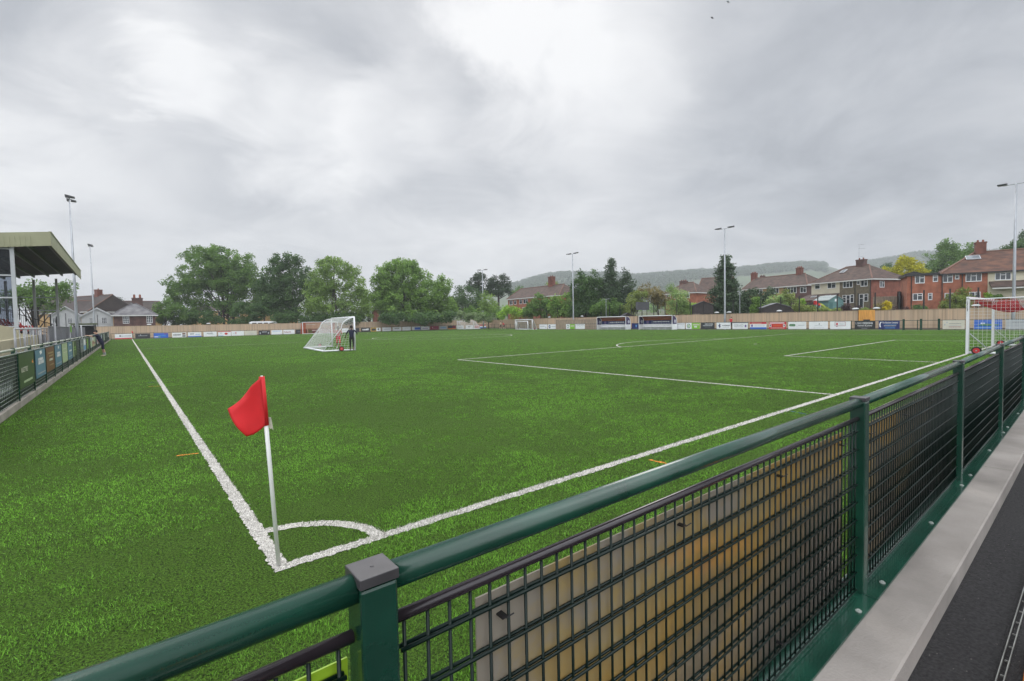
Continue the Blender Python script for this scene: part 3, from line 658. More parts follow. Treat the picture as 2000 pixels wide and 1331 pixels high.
# ------------------------------------------------------------------ timber fences
tim = bpy.data.materials.new('fence timber'); tim.use_nodes = True; nt = tim.node_tree; N = nt.nodes; L = nt.links
at_ = N.new('ShaderNodeAttribute'); at_.attribute_name = 'tint'; g = N.new('ShaderNodeNewGeometry')
mp_ = N.new('ShaderNodeMapping'); mp_.inputs['Scale'].default_value = (9, 9, .6); L.new(g.outputs['Position'], mp_.inputs['Vector'])
nz = noise(mp_.outputs[0], 1.2, 4, .6); nw_ = noise(g.outputs['Position'], .22, 3, .6)
rp = N.new('ShaderNodeValToRGB'); e = rp.color_ramp.elements
e[0].color = (.30,.215,.145,1); e[1].color = (.62,.37,.20,1); q = e.new(.45); q.color = (.46,.35,.25,1); q = e.new(.72); q.color = (.55,.40,.27,1)
mx = fm('ADD', fm('MULTIPLY', at_.outputs['Fac'], .45), fm('ADD', fm('MULTIPLY', nz.outputs['Fac'], .35), fm('MULTIPLY', nw_.outputs['Fac'], .40))); mx = fm('SUBTRACT', mx, .12)
L.new(mx, rp.inputs['Fac']); L.new(rp.outputs['Color'], N['Principled BSDF'].inputs['Base Color']); N['Principled BSDF'].inputs['Roughness'].default_value = .85
def timber(a, b, h, label, skip=()):
    a, b = V(a), V(b); d = (b-a); ln = d.length; d.normalize(); nr = V((-d.y, d.x, 0))
    t = thing('timber_fence', label, 'fence', tuple((a+b)/2))
    n = int(ln/.125); vs = []; tn = []
    for i in range(n):
        s0 = i*.125; 
        if any(x0 < s0 < x1 for x0, x1 in skip): continue
        o = a + d*s0 + nr*(0 if i % 2 else .012); u = d*.135; zz_ = h+random.uniform(-.02,.02)
        p = [o, o+u, o+u+V((0,0,zz_)), o+V((0,0,zz_))]; q_ = [x+nr*.018 for x in p]
        for f in ((0,1,2,3),):
            vs += [p[k] for k in f]; tn.append(random.random())
        vs += [q_[k] for k in (3,2,1,0)]; tn.append(tn[-1]); vs += [p[3], p[2], q_[2], q_[3]]; tn.append(tn[-1])
    np_mesh('boards', np.array([tuple(x) for x in vs]), 4, tim, np.array(tn), parent=t)
    c = MB().obox(a+V((0,0,h+.02))-nr*.03, d*ln, nr*.09, (0,0,.035)); c.build('capping', tim, t)
    g_ = MB().obox(a-nr*.02, d*ln, -nr*.03, (0,0,.16)); g_.build('gravel_board', mat('gravel board', (.16,.13,.10), .9, .2, 2), t)
    return t
TX = 70.2
g0, g1 = on_x(1677, 615, TX), on_x(1709, 615, TX)
timber((-16,108.2,0),(82,108.2,0), 2.34, 'warm brown close boarded timber fence along the far end')
timber((82,108.2,0),(TX,72,0), 2.3, 'grey brown timber fence cutting the far corner behind the bare rail')
timber((TX,72,0),(TX,g0.y,0), 2.28, 'weathered timber fence behind the dugouts and far side boards')
timber((TX,g1.y,0),(TX,-22,0), 2.25, 'weathered timber fence behind the near goal')
t = thing('timber_gate', 'fresh orange timber gate panel in the far side fence below the semi-detached house', 'gate', (TX, (g0.y+g1.y)/2, 0))
om = mat('new orange timber', (.66,.32,.075), .8, .22, .9, stretch=(9,9,1))
MB().box((TX-.02,g1.y,.1),(TX+.02,g0.y,2.36)).build('boards', om, t); MB().box((TX-.035,(g0.y+g1.y)/2-.35,1.05),(TX-.022,(g0.y+g1.y)/2+.35,1.2)).build('letter_slot', black, t)
# lamps on the fence tops
lampw = mat('white lamp cover', (.72,.74,.76), .35, .05, 5)
first = None
def fence_lamp(p, up=0):
    global first
    if first is None:
        t = thing('fence_lamp', 'small white bulkhead lamp on top of the timber fence', 'lamp', (0,0,0), 'bulkhead lamps on the timber fence')
        MB().box((-.34,-.06,.0),(.34,.10,.10)).ell((0,.02,.10),(.30,.08,.07),12,6).build('cover', lampw, t); MB().box((-.05,-.04,-.14),(.05,.06,-.002)).build('bracket', darkmetal, t)
        first = t; c = t
    else: c = copy_tree(first)
    c.location = p; return c
for px, py in ((291,637),(407,634),(527,0),(765,0),(905,0)): q = on_y(px, 630, 108.1); q.z = 2.53; fence_lamp(q)
for px in (1073,1137,1400,1424,1522,1671,1712,1906):
    q = on_x(px, 612, TX-.05); q.z = 2.50; c = fence_lamp(q); c.rotation_euler.z = pi/2
# tall ball stop fence behind the timber fence
bs = thing('ball_stop_fence', 'tall black mesh ball stop fence rising behind the far timber fence', 'fence', (72, 40, 0))
l0, l1, l2, l3 = V((34,109.4,0)), V((83,109.4,0)), V((71.2,72,0)), V((71.2,-8,0))
pm1 = MB().tube([(0,0,0),(0,0,4.5)], .075, 6); f1 = None
def bpost(p):
    global f1
    if f1 is None: f1 = pm1.build('post', black, bs); f1.location = p-bs.location
    else: c = f1.copy(); COL.objects.link(c); c.parent = bs; c.location = p-bs.location
for px in (709,728,772,806,840,870): q = on_y(px, 620, 109.4); q.z = 0; bpost(q)
for px in (900,913,925,945,957,968,980,992,1005,1017,1040): 
    k = [on_y(px,620,109.4)]; a, b = l1, l2; r = ray(px,620); den = r.x*(b-a).y - r.y*(b-a).x
    tt = ((a-CAM).x*(b-a).y-(a-CAM).y*(b-a).x)/den; q = CAM+r*tt
    if q.y > 109.4: q = k[0]
    q.z = 0; bpost(q)
for px in (1068,1089,1131,1174,1191,1211,1233,1254,1277,1299,1322,1348,1375,1432,1486,1525,1561,1597,1635,1676,1709,1756,1804,1855,1910): q = on_x(px, 610, 71.2); q.z = 0; bpost(q)
nm = MB()
for a, b in ((l0,l1),(l1,l2),(l2,l3)):
    for z in np.arange(2.4, 4.5, .35): nm.tube([a+V((0,0,z)), b+V((0,0,z))], .0045, 3)
nm.build('net_wires', mat('net wire', (.03,.034,.035), .6), bs)

# ------------------------------------------------------------------ floodlights
def floodlight(base, yaw, label, H=15., side=1):
    t = thing('floodlight_mast', label, 'floodlight', tuple(base), 'floodlight masts'); x, y, z = base
    MB().tube([(x,y,z-.1),(x,y,z+1.6),(x,y,z+6),(x,y,z+H)], [.17,.155,.125,.075], 12).build('mast', galv, t, smooth=True)
    MB().box((x-.13,y-.13,z+.5),(x-.1,y+.13,z+1.1)).build('service_door', darkmetal, t)
    a = V((cos(yaw), sin(yaw), 0)); n = V((-a.y, a.x, 0))
    MB().tube([V((x,y,z+H))-a*.95, V((x,y,z+H))+a*.95], .04, 8).build('cross_arm', galv, t)
    for s in (-1, 1):
        c = V((x,y,z+H)) + a*(s*.98) + V((0,0,.16)); f = n*side
        p = [c - f*.32 + V((0,0,.12)), c + f*.48 + V((0,0,-.06)), c + f*.46 + V((0,0,-.15)), c - f*.30 + V((0,0,-.12))]
        h = MB().prism([q - a*.34 for q in p], a*.68).tube([V((x,y,z+H))+a*(s*.95), c], .03, 6).build('lamp_head', darkmetal, t)
        MB().quad(p[1]-a*.32+f*.006, p[1]+a*.32+f*.006, p[2]+a*.32+f*.006, p[2]-a*.32+f*.006).build('lamp_glass', glass, h)
FL = [((-5.,67.0),1.57,'tallest looking floodlight mast beside the stand roof',16.,-1),((-5.6,121.5),1.57,'floodlight mast behind the white gabled houses on the left',18.2,-1),
      ((70.9,97.0),2.0,'floodlight mast in front of the two dark pines',15.,1),((69.3,63.6),1.57,'floodlight mast left of the dugouts',15.,1),((69.3,32.3),1.57,'floodlight mast in front of the dark conifer',15.,1),((69.3,2.2),1.57,'floodlight mast behind the near goal at the right edge',14.6,1)]
for (x, y), yw, lab, H, sd_ in FL: floodlight(V((x, y, 0)), yw, lab, H, sd_)

# ------------------------------------------------------------------ goals
def net(mb, P, nu, nv, r, m=0, sides=4, seg_=1):
    """square mesh of cords over the patch P(u,v)"""
    for i in range(nu+1): mb.tube([P(i/nu, j/(nv*seg_)) for j in range(nv*seg_+1)], r, sides, m, cap=False)
    for j in range(nv+1): mb.tube([P(i/(nu*seg_), j/nv) for i in range(nu*seg_+1)], r, sides, m, cap=False)
cord = mat('white net cord', (.62,.63,.62), .7); redcord = mat('red net cord', (.60,.03,.05), .7); rustcord = mat('rust red net cord', (.55,.10,.035), .8)
def wheel(t, c, ax, r=.17):
    w_ = MB().disc(c, ax, r, .09, 20).build('wheel', tyre, t)
    MB().disc(V(c), ax, r*.68, .108, 16).disc(V(c), ax, r*.18, .13, 10, 1).build('rim', [redp, galv], w_)
# near goal on the goal line
xa, xb = hw-3.66, hw+3.66
g = thing('football_goal', 'full size white goal with red and white net standing at the right picture edge', 'goal', (hw, 0, 0))
for x in (xa, xb):
    s = -1 if x == xa else 1; xx = x + s*.06
    p = MB().box((xx-.06,-.05,0),(xx+.06,.05,2.5)).build('post', white, g, bevel=.015)
    if s < 0:
        mk_ = MB(); rr = random.Random(4)
        for k in range(9): mk_.box((xx-.064,-.016+rr.uniform(0,.006),2.36-k*.055),(xx-.0605,.018,2.36-k*.055+rr.uniform(.022,.042)))
        mk_.build('maker_mark', black, p)
    MB().tube([(xx,-.05,.07),(xx,-2.2,.07)], .055, 10).build('ground_bar', white, g, smooth=True)
    MB().tube([(xx,-.05,2.44),(xx,-2.15,2.47)], .022, 8).build('net_arm', white, g, smooth=True)
    MB().tube([(xx,-.05,.95),(xx,-.8,.1)], .018, 8).build('brace', galv, g, smooth=True)
    MB().tube([(xx,-2.15,2.47),(xx,-2.2,.07)], .022, 8).build('back_upright', white, g, smooth=True)
    wheel(g, (xx-.11, -.32, .17), (1,0,0))
MB().box((xa-.12,-.05,2.44),(xb+.12,.05,2.56)).build('crossbar', white, g, bevel=.015)
MB().tube([(xa,-2.2,.07),(xb,-2.2,.07)], .055, 10).build('rear_bar', white, g, smooth=True)
MB().tube([(xa,-2.15,2.47),(xb,-2.15,2.47)], .022, 8).build('net_bar', white, g, smooth=True)
for x in (xa-.06, xb+.06):
    mb = MB(); net(mb, lambda u, v: V((x, -.07-2.1*u, .05+2.42*v)), 15, 17, .0055); mb.build('side_net', cord, g)
mb = MB(); net(mb, lambda u, v: V((xa+7.32*u, -2.2+.05*v, .05+2.42*v)), 52, 17, .0055); mb.build('back_net', cord, g)
def roof(u, v): s = sin(pi*u)**.7; return V((xa+7.32*u, -.05-2.1*v, 2.46 - .62*s*(.35+.65*sin(pi*min(v*1.1,1)))))
mb = MB(); net(mb, lambda u, v: roof(u, .08+.62*v), 60, 24, .010, 0, 3); net(mb, lambda u, v: roof(u, .70+.24*v), 60, 10, .010, 1, 3); net(mb, lambda u, v: roof(u, .94+.06*v), 60, 3, .012, 0, 3)
mb.build('roof_net', [redcord, cord], g)
# wheeled goal out on the pitch, mouth turned to the right
def wheeled_goal(A, B, C, D, H, label, nr=.006, wheels=True, curve=True, ncol=cord, rr=.05, name='football_goal', group=None):
    A, B, C, D = map(V, (A, B, C, D)); t = thing(name, label, 'goal', tuple((A+B+C+D)/4), group); Z = V((0,0,H)); z0 = V((0,0,rr*1.2))
    for P in (A, B): MB().tube([P, P+Z], rr*1.15, 12).build('post', white, t, smooth=True)
    MB().tube([A+Z, B+Z], rr*1.15, 12).build('crossbar', white, t, smooth=True)
    for P, Q in ((A, C), (B, D)):
        MB().tube([P+z0, Q+z0], rr*1.2, 10).build('ground_bar', white, t, smooth=True)
        if curve: pts = [P+Z*.985] + [P+Z*.985+(Q-P)*(.42*sin(k*pi/10)) + V((0,0,-H*.30*(1-cos(k*pi/10)))) for k in range(1, 6)] + [Q+z0]
        else: pts = [P+Z*.98, P+Z*.98+(Q-P)*.25, Q+z0]
        MB().tube(pts, rr*.55, 8).build('stanchion', white, t, smooth=True)
    MB().tube([C+z0, D+z0], rr*1.3, 10).build('rear_bar', white, t, smooth=True)
    top = lambda P, Q: P+Z*.95+(Q-P)*.36 + V((0,0,-H*.12))
    mb = MB(); n1 = int((A-B).length/.19); net(mb, lambda u, v: (top(A,C)*(1-v)+(C+z0)*v)*(1-u) + (top(B,D)*(1-v)+(D+z0)*v)*u, n1, 13, nr)
    net(mb, lambda u, v: ((A+Z)*(1-v)+top(A,C)*v)*(1-u)+((B+Z)*(1-v)+top(B,D)*v)*u, n1, 5, nr)
    for P, Q in ((A,C),(B,D)): net(mb, lambda u, v: (P+Z*.95*(1-v)+z0*v)*(1-u) + ((top(P,Q))*(1-v)+(Q+z0)*v)*u, 8, 13, nr)
    mb.build('net', ncol, t)
    if wheels:
        d = (B-A).normalized()
        for P, Q in ((A,C),(B,D)): wheel(t, P+(Q-P)*.45+d*(-.12 if P is A else .12)+V((0,0,.17)), d)
    return t
wheeled_goal((11.95,30.0,0),(12.75,37.3,0),(9.8,30.25,0),(10.35,36.9,0), 2.4, 'white wheeled goal being moved across the pitch by two people', .0075)
# far goal with its rust red net
fg = thing('football_goal', 'far white goal with a rust red net in front of the end boards', 'goal', (hw, PL, 0))
for x in (xa-.06, xb+.06): MB().box((x-.06,PL-.06,0),(x+.06,PL+.06,2.5)).build('post', white, fg); MB().tube([(x,PL,2.45),(x,PL+1.5,2.3),(x,PL+2.0,.06)], .03, 6).build('net_arm', galv, fg)
MB().box((xa-.12,PL-.06,2.44),(xb+.12,PL+.06,2.56)).build('crossbar', white, fg); MB().box((xa,PL-.03,0),(xb,PL+.03,.09)).build('ground_bar', white, fg)
mb = MB(); net(mb, lambda u, v: V((xa+7.32*u, PL+1.5+.5*v, 2.3*(1-v)+.06*v)), 40, 14, .016, 0, 3)
for x0, x1 in ((xa+.1,xa+1.0),(xb-1.0,xb-.1)): net(mb, lambda u, v: V((x0+(x1-x0)*u, PL+1.45+.5*v, 2.3*(1-v)+.06*v)), 14, 24, .022, 0, 3)
net(mb, lambda u, v: V((xa+7.32*u, PL+1.5*v, 2.45-.15*v)), 40, 8, .016, 0, 3)
for k in (0.12, .55): mb.tube([(xa+7.3*k,PL+1.2,2.15),(xa+7.3*(k+.28),PL+1.3,1.95)], .04, 4, 1)
mb.build('net', [rustcord, cord], fg)
wheeled_goal((66.,101.8,0),(71,101.8,0),(66.,98.7,0),(71,98.7,0), 2.1, 'small white goal seen side on at the far corner', .012, False, False, cord, .07)
wheeled_goal((65.3,77.2,0),(65.3,71.6,0),(66.6,77.2,0),(66.6,71.6,0), 2.12, 'white five a side goal left of the dugouts', .008, True, False, mat('grey net cord',(.33,.34,.34),.8), .06)
wheeled_goal((64.9,76.3,0),(64.9,72.6,0),(65.25,76.3,0),(65.25,72.6,0), 1.75, 'smaller white goal nested inside the five a side goal', .006, False, False, mat('grey net cord',(.33,.34,.34),.8), .06)

# ------------------------------------------------------------------ dugouts
def dugout(y0, y1, label):
    x0, x1, H = 65.5, 66.8, 2.25
    t = thing('dugout', label, 'dugout', ((x0+x1)/2, (y0+y1)/2, 0), 'team dugouts')
    fr_ = MB()
    for y in (y0, y1): fr_.tube([(x0,y,0),(x0,y,H),(x0+.75,y,H-.05),(x1-.1,y,H-.45),(x1,y,H-1.0),(x1,y,0)], .05, 8)
    fr_.tube([(x0,y0,H),(x0,y1,H)], .06, 8); fr_.tube([(x1,y0,0.05),(x1,y1,.05)], .04, 6); fr_.build('frame', white, t)
    prof_ = [(x0+.06,H),(x0+.75,H-.05),(x1-.1,H-.45),(x1-.02,H-.75)]
    c = MB()
    for (a, za), (b, zb) in zip(prof_[:-1], prof_[1:]): c.obox((a,y0,za-.012), (b-a,0,zb-za), (0,y1-y0,0), (0,0,.012))
    c.build('canopy', mat('amber canopy sheet', (.36,.13,.065), .35, .2, 2, trans=.3), t)
    L_ = y1-y0; r = board('back_panel', '', '', None, (x1-.03,y1,.92), (0,-1,0), (0,0,1), L_, .72, 'purple' if False else 'navy',
        [('o','g',.13,.5,.36,.40),('o','purple',.13,.5,.24,.28),('r','lg',.262,0,.272,1),('r','lg',.835,0,.845,1),('r','lg',.545,0,.55,1),('l','w',.30,.42,.80,.20),('l','lg',.29,.12,.82,.07),('o','lg',.92,.5,.3,.36)])
    for k in ('label','category'):
        if k in r: del r[k]
    r.parent = t; r.location = -t.location
    b = MB().box((x1-.5,y0+.1,.40),(x1-.08,y1-.1,.46)).box((x1-.07,y0,.04),(x1-.04,y1,.91))
    for k in range(5): yy = y0+.3+(L_-.6)*k/4; b.box((x1-.48,yy-.04,0),(x1-.40,yy+.04,.40))
    b.build('bench', mat('off white bench', (.76,.77,.79), .5, .06, 2), t)
    for y in (y0, y1):
        s = MB().poly([(x0+.05,y,.9),(x1-.06,y,.9),(x1-.06,y,H-1.0),(x1-.16,y,H-.5),(x0+.7,y,H-.1),(x0+.05,y,H-.06)]).build('side_window', mat('tinted side sheet', (.06,.05,.12), .15, .2, 2), t)
        MB().box((x0+.05,y-.012,.05),(x1-.06,y+.012,.89)).build('side_panel', mat('off white bench', (.76,.77,.79)), t)
        e = MB().disc(((x0+x1)/2+.15,y-.02,1.35),(0,1,0),.28,.01,14).build('emblem', mat('pale emblem',(.40,.42,.50),.4), s)
dugout(47.7, 54.1, 'left white framed dugout with dark blue panels and amber canopy')
dugout(38.8, 45.0, 'right white framed dugout with dark blue panels, nearer to the big conifer')

# ------------------------------------------------------------------ grandstand on the left
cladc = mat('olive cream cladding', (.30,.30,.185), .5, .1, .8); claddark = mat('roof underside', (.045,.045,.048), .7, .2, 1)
gs = thing('grandstand', 'grandstand with olive cream roof fascia and red seats on the left', 'grandstand', (-8, 49, 0))
Y0, Y1, XF, XB = 36.4, 61.6, -4.2, -12.5
zr = lambda x: 7.85 - .12*(XF-x)
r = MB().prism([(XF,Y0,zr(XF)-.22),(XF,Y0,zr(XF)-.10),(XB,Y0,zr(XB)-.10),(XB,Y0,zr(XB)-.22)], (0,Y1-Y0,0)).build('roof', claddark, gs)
pu = MB()
for k in range(8): x = XF-.35-k*1.0; pu.box((x-.05,Y0+.1,zr(x)-.44),(x+.05,Y1-.1,zr(x)-.23))
pu.build('purlin', mat('pale purlin', (.17,.175,.18), .6), r)
f = MB(); f.box((XF-.03,Y0,7.02),(XF+.03,Y1,7.82)); f.box((XF-.06,Y0,7.82),(XF+.07,Y1,7.88)); f.build('front_fascia', cladc, gs)
f = MB(); f.prism([(XF+.03,Y0-.05,7.02),(XF+.03,Y0-.05,7.86),(XB,Y0-.05,zr(XB)),(XB,Y0-.05,zr(XB)-.84)], (0,.05,0))
for k in range(34): x = XF-.9-k*.22; f.box((x-.045,Y0-.075,zr(x)-.80),(x+.045,Y0-.051,zr(x)-.22))
f.build('gable_fascia', cladc, gs)
for x, y, zt in ((-5.9,Y0+.25,6.95),(-6.0,61.2,6.95),(-7.6,61.2,6.8),(-12,Y0+.25,6.2),(-9.5,61.2,6.6),(-12,61.2,6.2)):
    MB().box((x-.09,y-.09,.14),(x+.09,y+.09,zt)).build('roof_post', mat('pale grey steel', (.42,.44,.45), .5, .08, 1), gs)
gp_ = MB(); gp_.box((-12,Y0+.24,2.1),(-5.99,Y0+.26,6.7)); gp = gp_.build('end_glazing', mat('clear sheet', (.05,.055,.06), .08, .3, .5, spec=.6), gs)
b = MB()
for z in (2.15,3.86,5.17,6.72): b.box((-12,Y0+.20,z-.04),(-5.99,Y0+.239,z+.04))
b.build('glazing_bar', mat('pale grey steel', (.42,.44,.45)), gp)
glm = MATS['clear sheet']; nt = glm.node_tree; N = nt.nodes; L = nt.links
tr = N.new('ShaderNodeBsdfTransparent'); tr.inputs[0].default_value = (.62,.66,.72,1); ms = N.new('ShaderNodeMixShader'); ms.inputs[0].default_value = .18
L.new(tr.outputs[0], ms.inputs[1]); L.new(N['Principled BSDF'].outputs[0], ms.inputs[2]); L.new(ms.outputs[0], N['Material Output'].inputs['Surface'])
b = MB()
for z in (3.85, 5.1): b.box((-12,61.15,z-.04),(-6.0,61.2,z+.04))
b.build('end_rail', galv, gs)
tr_ = MB()
for k in range(8): tr_.box((-6.9-.8*(k+1),Y0+.3,.14),(-6.9-.8*k,61.1,1.5+.32*k))
tr_.box((-6.9,Y0+.3,.14),(-5.7,61.1,.55)); tr_.build('terrace', mat('terrace concrete', (.16,.155,.15), .9, .2, 1), gs)
MB().box((-12.6,Y0+.2,.14),(-12.4,61.3,3.2)).build('rear_wall', mat('dark rear wall', (.05,.05,.05), .8), gs)
seatm = mat('red stand seat', (.66,.03,.03), .4, .1, 3); st0 = None
for k in range(5):
    for j in range(14):
        y = 37.3+j*1.7+ (k % 2)*.1; x = -7.6-.8*k; z = 1.5+.32*k
        if st0 is None:
            st0 = MB().obox((x,y-.24,z+.40),(.40,0,.03),(0,.46,0),(0,0,.05)).obox((x-.02,y-.24,z+.44),(.06,0,0),(0,.46,0),(-.10,0,.42)).box((x+.12,y-.04,z),(x+.2,y+.02,z+.4)).build('seat', seatm, gs); o0 = V((x,y,z))
        else: c = st0.copy(); COL.objects.link(c); c.parent = gs; c.location = st0.location + V((x,y,z)) - o0
blk = mat('black railing', (.02,.02,.022), .5)
rl = MB(); zt = lambda x: 2.15+(-5.9-x)*.44
for s in (0, 1.0): rl.tube([(-6.1,60.6,zt(-6.1)+s-.9),(-11.5,60.6,zt(-11.5)+s-.9)], .035, 6)
for k in range(46): x = -6.1-k*.12; rl.tube([(x,60.6,zt(x)-.9),(x,60.6,zt(x)+.1)], .018, 4)
for k in range(14): x = -6.1-k*.42; rl.tube([(x,60.7,zt(x)-.4),(x,60.7,zt(x)+1.0)], .05, 5)
rl.build('stair_railing', blk, gs)
# beige ramp wall, silver railings, corrugated wall
bw = MB().prism([(-5.75,36.0,.14),(-5.75,36.0,2.02),(-6.0,36.0,2.1),(-9.0,36.0,2.95),(-9,36.0,.14)], (0,.18,0)); bw.prism([(-4.95,13,.14),(-4.95,13,1.30),(-4.95,36,1.62),(-4.95,36,.14)], (-.16,0,0)); bw.prism([(-5.1,35.8,.14),(-5.1,35.8,1.62),(-5.75,35.8,1.75),(-5.75,35.8,.14)], (0,.18,0))
tag(bw.build('ramp_wall', mat('beige ramp wall', (.36,.33,.22), .8, .12, .8)), 'beige ramp wall beneath the grandstand end', 'wall')
def railing(y0, y1, x, zb, ztp, label, step=1.1):
    t = thing('hand_railing', label, 'railing', (x, (y0+y1)/2, zb)); m = mat('bright galvanised rail', (.46,.47,.49), .4, .1, 2, metal=.3)
    MB().tube([(x,y0,ztp),(x,y1,ztp)], .035, 8).tube([(x,y0,zb+.12),(x,y1,zb+.12)], .025, 6).build('rail', m, t)
    for k in range(int((y1-y0)/step)+1): MB().tube([(x,y0+k*step+.3,zb+.12),(x,y0+k*step+.3,ztp)], .020, 6).build('baluster', m, t)
    n = max(2, int((y1-y0)/2.2)+1)
    for k in range(n): yy = y0+(y1-y0)*k/(n-1); MB().box((x-.03,yy-.03,zb),(x+.03,yy+.03,ztp)).build('post', m, t)
railing(27.5, 36.2, -4.85, .45, 1.98, 'silver railing on the ramp in front of the beige wall')
railing(37.4, 48.4, -5.6, .55, 2.06, 'silver railing in front of the seated people')
cw = MB(); gm = mat('grey corrugated sheet', (.25,.26,.285), .45, .15, .6, metal=.2)
n = int((92-48.6)/.12)
for k in range(n): y = 48.6+k*.12; cw.box((-5.62-(.03 if k % 2 else 0),y,.14),(-5.60+(0 if k % 2 else .03),y+.12,2.16))
wl = thing('corrugated_wall', 'pale grey corrugated sheet wall beyond the grandstand railing', 'wall', (-5.6, 70, .14)); cw.build('sheet', gm, wl)
MB().box((-5.66,48.5,2.161),(-5.54,92.1,2.22)).build('capping', gm, wl)
for y in (49.2, 62.5, 79):
    t = tag(MB().tube([(-5.3,y,.14),(-5.3,y,2.42)], .07, 8).ell((-5.3,y,2.42),(.08,.08,.05),8,4).build('marker_post', white), {49.2:'white post at the near end of the corrugated wall',62.5:'white post with a lime bib at the corrugated wall',79:'white post far along the corrugated wall'}[y], 'post')
bib = MB()
for k in range(6): bib.obox((-5.22+.015*(k%2),62.15+k*.12,1.75-.05*abs(k-2.5)),(.02,0,0),(0,.12,.01),(0,0,.62))
tag(bib.build('training_bib', mat('lime cloth', (.25,.55,.06), .8, .15, 6)), 'lime green bib hanging over a white post', 'bib')
sh = thing('shelter', 'low flat roofed dark green shelter beyond the corrugated wall', 'shelter', (-5.8, 96, 0))
MB().box((-7.4,93.5,2.62),(-4.35,99,2.86)).build('roof', mat('moss green fascia', (.10,.12,.07), .6), sh)
for x in (-7.2,-4.6):
    for y in (93.8,98.6): MB().box((x-.06,y-.06,.14),(x+.06,y+.06,2.62)).build('post', black, sh)
MB().box((-7.2,98.3,.3),(-4.7,98.5,2.5)).build('rear_panel', mat('shelter dark panel', (.015,.016,.017), .6), sh)

# ------------------------------------------------------------------ houses
def brickmat(name, c, c2=None, sc_=1.4):
    return mat(name, c, .9, .22, sc_, col2=c2, detail=9, lo=.25, hi=.75)
brick = brickmat('red brick', (.19,.068,.048), (.30,.108,.072)); brick2 = brickmat('orange brick', (.26,.092,.055), (.40,.150,.090)); chimb = brickmat('chimney brick', (.13,.055,.042), (.23,.09,.065)); brownb = brickmat('brown brick', (.085,.05,.045), (.15,.085,.075))
tiles = mat('brown roof tiles', (.058,.040,.034), .9, .3, 1.1, col2=(.105,.068,.054), detail=9, stretch=(1,1,3)); tiles2 = mat('red brown roof tiles', (.062,.036,.030), .9, .3, .8, col2=(.15,.070,.044), detail=9, stretch=(1,1,3))
greyroof = mat('grey slate roof', (.11,.11,.12), .85, .3, .9, col2=(.20,.195,.20)); weather = mat('white weatherboard', (.52,.53,.54), .6, .08, 1); creamr = mat('cream render', (.56,.52,.40), .85, .08, .8); pebble = mat('pebbledash', (.15,.125,.085), .95, .22, 3); tanr = mat('tan render', (.42,.27,.12), .9, .12, .6)
frame = mat('white window frame', (.70,.71,.73), .4); fascia = mat('white fascia', (.60,.60,.58), .5); blkf = mat('black fascia', (.015,.015,.017), .5)
class Face:
    """a wall plane from A to B (left to right seen from outside)"""
    def __init__(s, A, B): s.A = V(A); s.B = V(B); s.u = (s.B-s.A); s.u.z = 0; s.L = s.u.length; s.u.normalize(); s.n = V((s.u.y, -s.u.x, 0))
    def uz(s, px, py):
        r = ray(px, py); k = (s.A-CAM).dot(s.n)/r.dot(s.n); P = CAM+r*k; return (P-s.A).dot(s.u), P.z
    def P(s, u, z, e=0): return V((s.A.x, s.A.y, 0)) + s.u*u + s.n*e + V((0,0,z))
    def slab(s, name, u0, u1, z0, z1, m, par, e0=0, e1=.02): return MB().obox(s.P(u0,z0,e0), s.u*(u1-u0), s.n*(e1-e0), V((0,0,z1-z0))).build(name, m, par)
    def win(s, par, u0, u1, z0, z1, cols=2, rows=0, sash=True, georgian=0, name='window', e=0):
        f = .07 if not georgian else .06; mb = MB()
        def bar(a, b, c, d): mb.obox(s.P(a,c,e), s.u*(b-a), s.n*.06, V((0,0,d-c)))
        bar(u0,u1,z0-.04,z0+f); bar(u0,u1,z1-f,z1); bar(u0,u0+f,z0+f,z1-f); bar(u1-f,u1,z0+f,z1-f)
        for k in range(1, cols): c = u0+(u1-u0)*k/cols; bar(c-f*.5,c+f*.5,z0+f,z1-f)
        if sash and not georgian: 
            k = cols//2; a = u0+(u1-u0)*k/cols; b_ = u0+(u1-u0)*(k+1)/cols; zz_ = z0+(z1-z0)*.68; bar(a+f*.5,b_-f*.5 if k+1<cols else b_-f,zz_-f*.5,zz_+f*.5)
        for k in range(1, georgian): zz_ = z0+(z1-z0)*k/georgian; bar(u0+f,u1-f,zz_-.025,zz_+.025)
        w_ = mb.build(name, frame, par); MB().obox(s.P(u0+.02,z0+.02,e+.004), s.u*(u1-u0-.04), s.n*.02, V((0,0,z1-z0-.04))).build('pane', glass, w_); return w_
    def winpx(s, par, x0, x1, y0, y1, cols=2, **k):
        u0, z1 = s.uz(x0, y0); u1, _ = s.uz(x1, y0); _, z0 = s.uz((x0+x1)/2, y1); return s.win(par, u0, u1, z0, z1, cols, **k)
